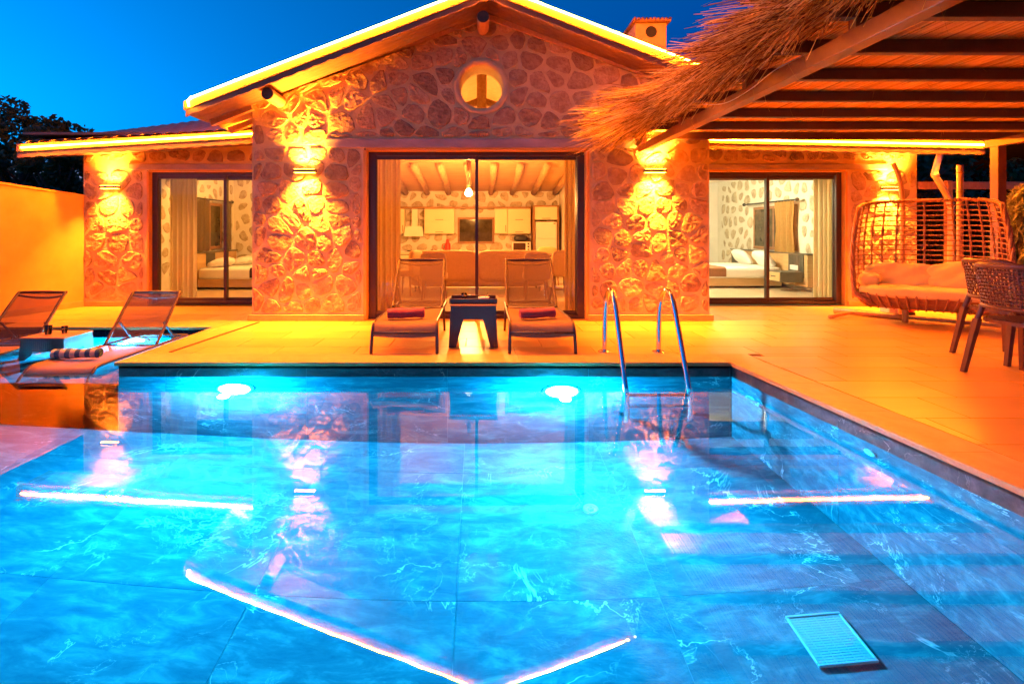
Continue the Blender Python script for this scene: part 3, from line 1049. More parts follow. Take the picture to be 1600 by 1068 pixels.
# ladder
ld_ = thing('pool_ladder', 'polished steel pool ladder with two arched handrails at the far pool edge', 'ladder', (1.52, 4.7, 0))
def rail(x):
    pts = [(x, 4.98, 0.0), (x, 4.98, .34)]
    for k in range(0, 13):
        a = PI - PI * k / 12 * .93
        pts.append((x, 4.74 + .24 * math.cos(PI - a) * 1.0, .42 + .23 * math.sin(a)))
    # rebuild as smooth: flange post, arch, straight leg into the water
    pts = [(x, 4.99, 0), (x, 4.985, .22), (x, 4.965, .42), (x, 4.92, .55), (x, 4.84, .625), (x, 4.75, .645), (x, 4.66, .605), (x, 4.585, .51), (x, 4.50, .34), (x, 4.40, .13), (x, 4.29, -.10), (x, 4.245, -.22), (x, 4.235, -.40), (x, 4.24, -.75), (x, 4.27, -.92), (x, 4.40, -1.02), (x, 4.585, -1.05)]
    # smooth with Catmull-Rom
    P = [Vector(p) for p in pts]
    out = []
    for i in range(len(P) - 1):
        p0, p1, p2, p3 = P[max(0, i - 1)], P[i], P[i + 1], P[min(len(P) - 1, i + 2)]
        for s_ in range(4):
            t = s_ / 4
            out.append(.5 * ((2 * p1) + (-p0 + p2) * t + (2 * p0 - 5 * p1 + 4 * p2 - p3) * t * t + (-p0 + 3 * p1 - 3 * p2 + p3) * t ** 3))
    out.append(P[-1])
    return out
for x in (1.245, 1.785):
    m = MB(); m.tube(rail(x), .0235, 14)
    build(m, 'handrail', M['steel'], ld_, True)
    m = MB(); m.lathe([(.062, .003), (.062, .008), (.045, .016), (.024, .022)], (x, 4.99, 0), 22)
    build(m, 'flange', M['steel'], ld_, 'auto')
for z in (-.30, -.56, -.82):
    yk = 4.238
    m = MB(); m.bbox(1.262, 1.768, yk - .035, yk + .035, z - .012, z + .012, .006)
    build(m, 'rung', M['steel'], ld_)

# ============================================================ the stone house
house = thing('stone_house', 'single-storey rubble stone house with gabled middle and two wings, lit amber at dusk', 'house', (0, 6.75, 0))
FY, WY = 6.75, 8.07        # front of the middle block, front of the wings
AX = .06                   # gable axis
def verge(x): return 4.31 - .386 * abs(x - .10)       # height of the light strip along the gable
def gtop(x): return 4.11 - .357 * abs(x - AX) + .06   # top of the stonework
RW = (.02, 3.16, .30)      # round window
# middle block walls
def arc(sgn):
    pts = []
    for k in range(0, 25):
        a = PI / 2 + sgn * PI * k / 24
        pts.append((RW[0] + RW[2] * math.cos(a), RW[1] + RW[2] * math.sin(a)))
    return pts
mw = MB()
T = Matrix.Translation((0, FY, 0))
mw.prism([(-3.08, 0), (-1.57, 0), (-1.57, 2.33), (-3.08, 2.33)], .42, T)
mw.prism([(1.47, 0), (3.10, 0), (3.10, 2.33), (1.47, 2.33)], .42, T)
mw.prism([(-3.08, 2.3301), (RW[0], 2.3301)] + arc(1)[::-1] + [(RW[0], gtop(RW[0])), (-3.08, gtop(-3.08))], .42, T)
mw.prism([(RW[0], 2.3301), (3.10, 2.3301), (3.10, gtop(3.10)), (RW[0], gtop(RW[0]))] + arc(-1), .42, T)
mw.box(-3.08, -2.78, FY + .4202, WY + .4, 0, 3.0); mw.box(2.80, 3.10, FY + .4202, WY + .4, 0, 3.0)
front = build(mw, 'front_wall', M['mortar'], house)
O = Vector((0, FY, 0))
cnt = 0
cnt += lay_stones(front, [(-3.07, .10), (-1.60, .10), (-1.60, 2.34), (-3.07, 2.34)], .28, .235, 11, .012, O, X3, Z3, -Y3, .019, M['stone'])
cnt += lay_stones(front, [(1.50, .10), (3.09, .10), (3.09, 2.34), (1.50, 2.34)], .28, .235, 23, .012, O, X3, Z3, -Y3, .019, M['stone'])
def gab(cell):
    cx = sum(p[0] for p in cell) / len(cell)
    return clip(cell, 0, -1, -2.47) if -2.15 < cx < 2.2 else cell
cnt += lay_stones(front, [(-3.07, 2.36), (3.09, 2.36), (3.09, gtop(3.09) - .05), (AX, gtop(AX) - .05), (-3.07, gtop(-3.07) - .05)], .315, .245, 37, .014, O, X3, Z3, -Y3, .018, M['stone'], holes=[(RW[0], RW[1], RW[2] + .075)], extra=gab)
# lintel, plaster reveal, round-window ring, skirting
m = MB(); m.bbox(-2.09, 2.16, FY - .022, FY + .10, 2.335, 2.455, .006)
build(m, 'lintel', M['lintel'], front, label='long grey lintel over the wide sliding door')
m = MB()
m.box(-1.575, -1.535, FY - .012, FY + .28, 0, 2.30); m.box(1.44, 1.475, FY - .012, FY + .28, 0, 2.30); m.box(-1.535, 1.44, FY - .008, FY + .28, 2.30, 2.332)
build(m, 'door_reveal', M['plaster'], front)
m = MB()
ring = [(RW[2] + .075, -.012), (RW[2] + .06, -.022), (RW[2] + .004, -.020), (RW[2] - .008, .02), (RW[2] - .008, .38)]
b0 = len(m.v)
n = 40
for (r_, y_) in ring:
    for k in range(n):
        a = 2 * PI * k / n
        rr = r_ * (1 + .02 * math.sin(k * 1.7) * (1 if r_ > RW[2] + .03 else 0))
        m.v.append((RW[0] + rr * math.cos(a), FY + y_, RW[1] + rr * math.sin(a)))
for i in range(len(ring) - 1):
    for k in range(n):
        k2 = (k + 1) % n
        m.f.append((b0 + i * n + k, b0 + i * n + k2, b0 + (i + 1) * n + k2, b0 + (i + 1) * n + k))
build(m, 'round_window_rim', M['mortar'], front, True)
for (a, b) in ((-3.13, -1.56), (1.46, 3.15)):
    m = MB(); m.bbox(a, b, FY - .035, FY + .05, .003, .085, .006)
    build(m, 'skirting', M['coping'], front)

def vr(x): return verge(x) - .055      # roof edge just below the strip
# bargeboards, soffit, verge trim of the gable, roof
def slope_strip(m, x0, x1, y0, y1, zf0, zf1, n=1, wave=0.0):
    for i in range(n):
        a, b = x0 + (x1 - x0) * i / n, x0 + (x1 - x0) * (i + 1) / n
        wa_ = wave * abs(math.sin(PI * a / .19)) ; wb_ = wave * abs(math.sin(PI * b / .19))
        p = [(a, zf0(a) - wa_), (b, zf0(b) - wb_), (b, zf1(b)), (a, zf1(a))]
        m.prism(p, y1 - y0, Matrix.Translation((0, y0, 0)))
roof = MB()
L0, L1 = -3.70, 3.88
for (a, b) in ((L0, .10), (.10, L1)):
    roof.prism([(a, vr(a) - .10), (b, vr(b) - .10), (b, vr(b) + .045), (a, vr(a) + .045)], 10.2, Matrix.Translation((0, 6.30, 0)))
roof_o = build(roof, 'roof', M['roof'], house)
m = MB()
for (a, b) in ((L0 - .02, .10), (.10, L1 + .02)):
    slope_strip(m, a, b, 6.262, 6.297, lambda x: vr(x) - .055, lambda x: vr(x) + .055)
build(m, 'verge_board', M['fascia'], roof_o)
m = MB()
for (a, b) in ((L0, .10), (.10, L1)):
    slope_strip(m, a, b, 6.276, 6.2965, lambda x: vr(x) - .125, lambda x: vr(x) - .062, 80, .02)
build(m, 'wavy_verge_trim', M['fascia'], roof_o)
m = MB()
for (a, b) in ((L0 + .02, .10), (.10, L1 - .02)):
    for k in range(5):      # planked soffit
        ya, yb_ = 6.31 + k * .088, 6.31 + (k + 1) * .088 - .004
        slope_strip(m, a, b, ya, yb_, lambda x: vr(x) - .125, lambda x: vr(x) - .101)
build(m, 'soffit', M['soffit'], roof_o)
m = MB()
for (a, b) in ((-3.40, .10), (.10, 3.5)):
    slope_strip(m, a, b, FY - .05, FY - .012, lambda x: gtop(x) - .105, lambda x: vr(x) - .128)
build(m, 'bargeboard', M['wood'], roof_o)
for (x, z) in ((-2.70, 2.95), (.04, 3.93), (2.72, 2.95)):
    m = MB(); m.tube([(x, 6.34, z), (x, 6.5, z), (x, 7.3, z)], [.078, .08, .08], 14)
    lg = build(m, 'purlin_log', M['log'], roof_o, 'auto')
    m = MB(); m.lathe([(.077, 6.339), (.075, 6.334), (.03, 6.332)], (x, 0, z), 14, 'y')
    build(m, 'log_end', M['log_end'], lg)
# main side eaves: rafters under the left overhang
for k in range(3):
    yk = 6.72 + k * .5
    m = MB(); m.bar((-3.62, yk, vr(-3.62) - .16), (-3.06, yk, vr(-3.06) - .16), .07, .08)
    build(m, 'rafter', M['wood'], roof_o)
# chimney
ch = thing('chimney', 'squat plastered chimney with a tiled cap on the right roof slope', 'chimney', (3.0, 9.0, 3.1))
m = MB(); m.bbox(2.72, 3.27, 8.75, 9.25, 2.95, 4.86, .01)
build(m, 'shaft', M['chimney'], ch)
for (a, b, c_, d_) in ((2.66, 3.33, 4.862, 4.90),):
    m = MB(); m.bbox(a, b, 8.69, 9.31, c_, d_, .005); build(m, 'cap', M['roof'], ch)
m = MB()
for k in range(10):
    xk = 2.69 + k * .068
    m.tube([(xk, 8.66, 4.898), (xk, 9.34, 4.898)], .026, 8)
build(m, 'cap_tiles', M['roof'], ch, True)
m = MB(); m.lathe([(.10, 8.7485), (.10, 8.742), (.02, 8.741)], (3.0, 0, 4.70), 18, 'y')
build(m, 'smoke_opening', M['gap'], ch)  # flat disc on the shaft, a hollow's shade put into its colour

# ---------------------------------------------------------------- wings
def wing_wall(x0, x1, d0, d1, name):
    m = MB()
    T = Matrix.Translation((0, WY, 0))
    zt = 2.62
    if d0 - x0 > .05: m.prism([(x0, 0), (d0, 0), (d0, 2.19), (x0, 2.19)], .36, T)
    if x1 - d1 > .05: m.prism([(d1, 0), (x1, 0), (x1, 2.19), (d1, 2.19)], .36, T)
    m.prism([(x0, 2.1901), (x1, 2.1901), (x1, zt), (x0, zt)], .36, T)
    return build(m, name, M['mortar'], house)
LW = wing_wall(-6.41, -3.09, -5.38, -3.20, 'wing_wall')
RWW = wing_wall(3.11, 7.06, 3.22, 5.93, 'wing_wall')
O2 = Vector((0, WY, 0))
cnt += lay_stones(LW, [(-6.40, .10), (-5.44, .10), (-5.44, 2.20), (-6.40, 2.20)], .36, .28, 51, .013, O2, X3, Z3, -Y3, .018, M['stone'])
cnt += lay_stones(LW, [(-6.40, 2.30), (-3.6, 2.30), (-3.6, 2.56), (-6.40, 2.50)], .31, .24, 52, .03, O2, X3, Z3, -Y3, .022, M['stone'])
cnt += lay_stones(RWW, [(5.99, .10), (7.05, .10), (7.05, 2.20), (5.99, 2.20)], .36, .28, 61, .013, O2, X3, Z3, -Y3, .018, M['stone'])
cnt += lay_stones(RWW, [(3.4, 2.32), (7.05, 2.32), (7.05, 2.56), (3.4, 2.56)], .31, .24, 62, .03, O2, X3, Z3, -Y3, .022, M['stone'])
for (p, a, b) in ((LW, -5.68, -3.1), (RWW, 3.12, 6.58)):
    m = MB(); m.bbox(a, b, WY - .016, WY + .08, 2.205, 2.295, .005)
    build(m, 'lintel', M['lintel'], p)
for (p, a, b) in ((LW, -6.41, -5.36), (RWW, 5.94, 7.08)):
    m = MB(); m.bbox(a, b, WY - .03, WY + .05, .003, .08, .005)
    build(m, 'skirting', M['coping'], p)
for (p, a, b) in ((LW, -5.385, -3.2), (RWW, 3.2, 5.935)):
    m = MB()
    m.box(a, a + .03, WY - .008, WY + .2, .0, 2.17); m.box(b - .03, b, WY - .008, WY + .2, .0, 2.17); m.box(a + .0301, b - .0301, WY - .006, WY + .2, 2.17, 2.198)
    build(m, 'door_reveal', M['plaster'], p)

def eave(xa, za, xb, zb, ridge_a, ridge_b):
    """wing roof: straight eave, wavy trim, soffit, corrugated sheet rising to a ridge"""
    def ez(x): return za + (zb - za) * (x - xa) / (xb - xa)
    r = MB()
    n = int(abs(xb - xa) / .03)
    def fn(u, v):
        x = xa + (xb - xa) * u
        z0 = ez(x) + .075
        z1 = ridge_a + (ridge_b - ridge_a) * u
        st = .018 * ((v * 6) % 1.0)
        return (x, 7.50 + 2.2 * v, z0 + (z1 - z0) * v + .022 * abs(math.sin(PI * x / .19)) - st)
    r.grid(fn, n, 24)
    r.quad((xa, 9.7, 2.2), (xb, 9.7, 2.2), (xb, 9.7, ridge_b), (xa, 9.7, ridge_a))
    r.quad((xa, 7.52, ez(xa) - .03), (xa, 9.7, ridge_a - .1), (xa, 9.7, ridge_a), (xa, 7.52, ez(xa) + .06))
    r.quad((xb, 7.52, ez(xb) - .03), (xb, 9.7, ridge_b - .1), (xb, 9.7, ridge_b), (xb, 7.52, ez(xb) + .06))
    ro = build(r, 'wing_roof', M['roof'], house, True)
    m = MB(); slope_strip(m, xa, xb, 7.515, 7.55, lambda x: ez(x) - .05, lambda x: ez(x) + .065)
    build(m, 'eave_board', M['fascia'], ro)
    m = MB(); slope_strip(m, xa, xb, 7.527, 7.549, lambda x: ez(x) - .125, lambda x: ez(x) - .058, int(abs(xb - xa) / .04), .02)
    build(m, 'wavy_eave_trim', M['fascia'], ro)
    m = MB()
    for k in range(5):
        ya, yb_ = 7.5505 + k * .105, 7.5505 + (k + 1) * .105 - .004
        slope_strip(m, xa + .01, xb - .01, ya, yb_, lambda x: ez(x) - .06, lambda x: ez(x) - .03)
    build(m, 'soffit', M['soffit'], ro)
    return ez
ezl = eave(-6.98, 2.455, -3.30, 2.675, 3.16, 3.62)
ezr = eave(3.30, 2.585, 7.62, 2.50, 3.6, 3.3)
# closed back parts of the wings and middle so no daylight leaks into the rooms
m = MB(); m.box(-6.98, -3.25, 7.62, 13.6, 2.68, 2.72); build(m, 'attic_floor', M['roof'], house)
m = MB(); m.box(3.25, 7.62, 7.62, 15.2, 2.64, 2.68); build(m, 'attic_floor', M['roof'], house)

# ---------------------------------------------------------------- sliding doors (frame > stile pieces, panes)
def sliding_door(y, x0, x1, z0, z1, mull, fw, sub, label):
    d = MB()
    d.bbox(x0, x0 + fw, y - .05, y + .05, z0, z1, .004); d.bbox(x1 - fw, x1, y - .05, y + .05, z0, z1, .004)
    d.bbox(x0 + fw, x1 - fw, y - .049, y + .049, z1 - fw * .55, z1, .004)
    d.bbox(x0 + fw, x1 - fw, y - .055, y + .055, z0, z0 + fw * .55, .004)
    o = build(d, 'sliding_door', M['frame'], house, label=label)
    zi0, zi1 = z0 + fw * .55, z1 - fw * .55
    xi0, xi1 = x0 + fw, x1 - fw
    k = 0
    for (a, b, yo) in ((xi0, mull + sub / 2, -.02), (mull - sub / 2, xi1, .02)):
        s_ = MB(); w = sub
        ll, rl = (.012 if k == 0 else w), (w if k == 0 else .012)
        yy_ = y + yo
        s_.bbox(a, a + ll, yy_ - .017, yy_ + .017, zi0, zi1, .003); s_.bbox(b - rl, b, yy_ - .017, yy_ + .017, zi0, zi1, .003)
        s_.bbox(a + ll, b - rl, yy_ - .016, yy_ + .016, zi1 - w * 1.1, zi1, .003); s_.bbox(a + ll, b - rl, yy_ - .016, yy_ + .016, zi0, zi0 + w * 1.1, .003)
        build(s_, 'sash', M['frame'], o)
        g_ = MB(); g_.box(a + ll, b - rl, yy_ - .003, yy_ + .003, zi0 + w * 1.1, zi1 - w * 1.1)
        g_ = MB(); g_.quad((a + ll, yy_, zi0 + w * 1.1), (b - rl, yy_, zi0 + w * 1.1), (b - rl, yy_, zi1 - w * 1.1), (a + ll, yy_, zi1 - w * 1.1))
        build(g_, 'pane', M['glass'], o)
        k += 1
    return o
sliding_door(6.93, -1.533, 1.438, .004, 2.298, -.045, .10, .042, 'wide dark-framed sliding glass door of the middle room')
sliding_door(8.20, -5.352, -3.23, .02, 2.168, -4.17, .085, .05, 'dark-framed sliding glass door of the left bedroom')
sliding_door(8.20, 3.23, 5.902, .02, 2.168, 4.71, .085, .05, 'dark-framed sliding glass door of the right bedroom')

# ---------------------------------------------------------------- rooms
def quadwall(pts, name, mat, parent=house, **k):
    m = MB(); m.quad(*pts); return build(m, name, mat, parent, **k)
KY = 15.5
m = MB(); m.box(-2.78, 2.80, 7.17, KY + .2, -.02, .004); build(m, 'room_floor', M['floor_in'], house)
m = MB(); m.box(-6.2, -3.08, 8.43, 12.5, -.02, .004); m.box(3.10, 6.9, 8.43, 14.2, -.02, .004); build(m, 'bedroom_floor', M['floor_in'], house)
for (a, b) in ((-2.78, -2.62), (2.45, 2.80)):
    m = MB(); m.box(a, b, 7.17, KY + .2, .0041, 3.0); build(m, 'room_wall', M['white_wall'], house)
m = MB(); m.box(-2.62, 2.45, KY, KY + .3, .0041, 2.9)
kw = build(m, 'kitchen_wall', M['mortar_in'], house)
lay_stones(kw, [(-2.6, .55), (2.43, .55), (2.43, 2.5), (-2.6, 2.5)], .40, .33, 71, .05, Vector((0, KY, 0)), X3, Z3, -Y3, .02, M['stone_in'], joined=True, extra=lambda c: c if not (-.85 < sum(p[0] for p in c) / len(c) < .6 and .75 < sum(p[1] for p in c) / len(c) < 1.75) else [])
# lean-to ceiling with log rafters, gable ceiling in front
def cz(y): return 2.46 + .14 * (KY - y)
CY = 12.3
m = MB(); m.quad((-2.62, KY, cz(KY)), (2.45, KY, cz(KY)), (2.45, CY, cz(CY)), (-2.62, CY, cz(CY)))
m.quad((-2.62, CY, cz(CY)), (2.45, CY, cz(CY)), (2.45, CY, verge(2.45) - .13), (.10, CY, verge(.10) - .13), (-2.62, CY, verge(-2.62) - .13))
for (a, b) in ((-2.78, .10), (.10, 2.80)):
    m.quad((a, 7.17, verge(a) - .19), (b, 7.17, verge(b) - .19), (b, CY, verge(b) - .19), (a, CY, verge(a) - .19))
ceil = build(m, 'ceiling', M['woodx'], house)
for k in range(8):
    x = -2.3 + k * .66
    m = MB(); m.tube([(x, KY - .02, cz(KY) - .06), (x + .02, 14, cz(14) - .06), (x, CY, cz(CY) - .06)], [.085, .09, .095], 10)
    build(m, 'rafter', M['log'], ceil, True)
m = MB(); m.tube([(.03, 8.6, 3.0), (.03, 8.6, 4.1)], .085, 12); build(m, 'roof_post', M['log'], ceil, True)
for s_ in (-1, 1):
    m = MB(); m.tube([(.03 + s_ * .05, 8.62, 3.45), (.03 + s_ * 1.2, 8.62, 3.02)], .06, 10); build(m, 'roof_brace', M['log'], ceil, True)
m = MB(); m.tube([(-2.6, 8.66, 2.98), (2.45, 8.66, 2.98)], .09, 10); build(m, 'tie_beam', M['log'], ceil, True)
# left bedroom
LBX = -6.02
m = MB(); m.box(LBX - .3, LBX, 8.43, 12.6, .0041, 2.68); lb = build(m, 'bedroom_wall', M['mortar_in'], house)
lay_stones(lb, [(8.6, .3), (12.2, .3), (12.2, 2.6), (8.6, 2.6)], .27, .30, 81, .05, Vector((LBX, 0, 0)), Y3, Z3, X3, .012, M['stone_in'], joined=True, extra=lambda c: c if not (10.5 < sum(p[0] for p in c) / len(c) < 11.6 and .8 < sum(p[1] for p in c) / len(c) < 1.85) else [])
m = MB(); m.box(LBX, -3.08, 12.2, 12.5, .0041, 2.68); lb2 = build(m, 'bedroom_wall', M['mortar_in'], house)
lay_stones(lb2, [(-6.0, .3), (-3.1, .3), (-3.1, 2.6), (-6.0, 2.6)], .25, .34, 82, .045, Vector((0, 12.2, 0)), X3, Z3, -Y3, .012, M['stone_in'], joined=True)
m = MB(); m.box(-3.2, -3.085, 8.43, 12.2, .0041, 2.68); m.box(LBX, -3.2, 8.435, 12.2, 2.60, 2.66); build(m, 'bedroom_lining', M['white_wall'], house)
# right bedroom
RBX = 6.62
m = MB(); m.box(RBX, RBX + .4, 8.43, 14.2, .0041, 2.64); rb = build(m, 'bedroom_wall', M['mortar_in'], house)
lay_stones(rb, [(8.5, .1), (13.7, .1), (13.7, 2.55), (8.5, 2.55)], .30, .30, 91, .045, Vector((RBX, 0, 0)), Y3, Z3, -X3, .012, M['stone_in'], joined=True, extra=lambda c: c if not (10.35 < sum(p[0] for p in c) / len(c) < 12.1 and .78 < sum(p[1] for p in c) / len(c) < 1.8) else [])
m = MB(); m.box(3.105, RBX, 13.9, 14.2, .0041, 2.64); m.box(3.105, 3.22, 8.43, 13.9, .0041, 2.64); m.box(3.2201, RBX, 8.435, 13.9, 2.56, 2.62)
build(m, 'bedroom_lining', M['white_wall'], house)
# windows of the rooms
def room_window(axis, pos, a0, a1, z0, z1, label):
    m = MB(); g_ = MB(); w = .06
    def B(mb, u0, u1, v0, v1, d0, d1):
        if axis == 'y': mb.box(u0, u1, pos + d0, pos + d1, v0, v1)
        elif axis == '+x': mb.box(pos + d0, pos + d1, u0, u1, v0, v1)
        else: mb.box(pos - d1, pos - d0, u0, u1, v0, v1)
    B(m, a0, a1, z1 - w, z1, -.04, .02); B(m, a0, a1, z0, z0 + w, -.04, .02); B(m, a0, a0 + w, z0 + w, z1 - w, -.04, .02); B(m, a1 - w, a1, z0 + w, z1 - w, -.04, .02)
    mid = (a0 + a1) / 2
    B(m, mid - .02, mid + .02, z0 + w, z1 - w, -.03, .015)
    o = build(m, 'window', M['cabwood'], house, label=label)
    B(g_, a0 + w, mid - .02, z0 + w, z1 - w, -.012, .012); build(g_, 'pane', M['dark_glass'], o)
    g_ = MB(); B(g_, mid + .02, a1 - w, z0 + w, z1 - w, -.012, .012); build(g_, 'pane', M['dark_glass'], o)
room_window('y', KY - .05, -.69, .44, .84, 1.64, 'dark kitchen window above the worktop')
room_window('+x', LBX + .03, 10.55, 11.55, .82, 1.84, 'dark window in the left bedroom wall')
room_window('-x', RBX - .03, 10.4, 12.0, .80, 1.78, 'dark window above the right bedroom headboard')

# ---------------------------------------------------------------- boundary wall on the left
bw = MB()
A0, A1, A2 = Vector((-6.36, 8.25, 0)), Vector((-6.66, 6.91, 0)), Vector((-7.55, 2.6, 0))
def wallseg(a, b, ha, hb, th):
    d = (b - a).normalized(); nrm = Vector((-d.y, d.x, 0))
    if nrm.x > 0: nrm = -nrm
    p = [a, b, b + nrm * th, a + nrm * th]
    n = len(bw.v)
    hs_ = [ha, hb, hb, ha]
    bw.v += [(q.x, q.y, -.02) for q in p] + [(q.x, q.y, hh) for q, hh in zip(p, hs_)]
    for f in ((0, 1, 5, 4), (1, 2, 6, 5), (2, 3, 7, 6), (3, 0, 4, 7), (4, 5, 6, 7)):
        bw.f.append(tuple(n + i for i in f))
wallseg(A0, A1, 1.75, 1.86, .16); wallseg(A1 + Vector((0, -.0005, 0)), A2, 1.86, 2.2, .16)
gw = thing('garden_wall', 'smooth ochre rendered garden wall on the left behind the pool loungers', 'wall', (-6.6, 7, 0))
build(bw, 'render', M['plaster'], gw)
m = MB()
for (a, b, ha, hb) in ((A0, A1, 1.75, 1.86), (A1, A2, 1.86, 2.2)):
    d = (b - a).normalized(); nr = Vector((-d.y, d.x, 0)); nr = nr if nr.x < 0 else -nr
    m.bar(a + nr * .08 + Vector((0, 0, ha + .016)), b + nr * .08 + Vector((0, 0, hb + .016)), .20, .03)
build(m, 'coping', M['plaster'], gw)
m = MB()
for (a, b) in ((A0, A1), (A1, A2)):
    d = (b - a).normalized(); nr = Vector((-d.y, d.x, 0)); nr = nr if nr.x > 0 else -nr
    m.bar(a + nr * .012 + Vector((0, 0, .045)), b + nr * .012 + Vector((0, 0, .045)), .024, .085)
build(m, 'skirting', M['coping'], gw)

# ============================================================ lamps on the house
def area_light(parent, loc, rot, sx, sy, power, col, spread):
    ld = bpy.data.lights.new('lamp_light', 'AREA')
    ld.shape = 'RECTANGLE'; ld.size = sx; ld.size_y = sy
    ld.energy = power; ld.color = col; ld.spread = spread
    o = bpy.data.objects.new('lamp_light', ld); C.objects.link(o)
    o.parent = parent; o.location = loc; o.rotation_euler = rot
    return o
def sconce(x, y, z, label, k=1.0):
    t = thing('wall_lamp', label, 'wall lamp', (x, y, z), 'up-and-down wall lamps on the house front')
    m = MB(); m.bbox(x - .05, x + .05, y - .029, y + .02, z - .03, z + .03, .004); build(m, 'bracket', M['sconce'], t)
    m = MB(); m.bbox(x - .152, x + .152, y - .100, y - .030, z - .021, z + .021, .005); build(m, 'body', M['sconce'], t)
    for s_ in (-1, 1):
        m = MB(); m.bbox(x - .135, x + .135, y - .094, y - .036, z + (.0212 if s_ > 0 else -.0252), z + (.0252 if s_ > 0 else -.0212), .001)
        build(m, 'lens', M['sconce_lens'], t)
        area_light(t, (0, -.060, s_ * .032), (PI if s_ > 0 else 0, 0, 0), .26, .055, SCONCE_W * k, AMBER, R(92))
sconce(-2.335, FY - .03, 2.01, 'slim wall lamp on the left stone pillar beside the middle door')
sconce(2.335, FY - .03, 2.01, 'slim wall lamp on the right stone pillar under the pergola edge')
sconce(-5.915, WY - .03, 1.91, 'slim wall lamp on the left wing next to the garden wall', .55)
sconce(6.57, WY - .03, 1.89, 'slim wall lamp on the right wing behind the hanging seat', .9)

m = MB()
m.tube([(-3.645, 6.249, 2.77), (-3.66, 6.249, 2.83), (-3.62, 6.249, verge(-3.62) - .002)] + [(x, 6.249, verge(x)) for x in (-3.4, -2, -.8, .10, 1, 2.2, 3.2, 3.83)], .0095, 8)
build(m, 'light_strip', M['strip_gable'], smooth=True, label='glowing amber light strip along the gable edge of the middle roof', cat='light strip', group='amber light strips along the roof edges')
m = MB(); m.tube([(x, 7.502, ezl(x) + .004) for x in (-6.90, -6, -5, -4, -3.42)], .0105, 8)
build(m, 'light_strip', M['strip'], smooth=True, label='glowing amber light strip under the left wing eave', cat='light strip', group='amber light strips along the roof edges')
m = MB(); m.tube([(x, 7.502, ezr(x) + .004) for x in (3.32, 4.4, 5.5, 6.6, 7.58)], .0105, 8)
build(m, 'light_strip', M['strip'], smooth=True, label='glowing amber light strip under the right wing eave by the pergola', cat='light strip', group='amber light strips along the roof edges')

# downpipe at the right end
m = MB(); pts = [(7.02, 7.60, 2.46), (6.98, 7.60, 2.30), (6.92, 7.60, 2.10), (6.94, 7.60, 2.03), (7.0, 7.62, 1.97), (7.33, 7.8, 1.70), (7.40, 7.84, 1.60), (7.40, 7.86, 0.0)]
m.tube(pts, .042, 12)
dp = thing('downpipe', 'pale cranked rainwater pipe at the right end of the eave', 'pipe', (7.2, 7.8, 0))
build(m, 'pipe', M['pipe'], dp, True)
for k in (2, 5):
    m = MB(); a, b = Vector(pts[k]), Vector(pts[k + 1]); m.tube([a, b], .048, 12); build(m, 'elbow', M['pipe'], dp, True)

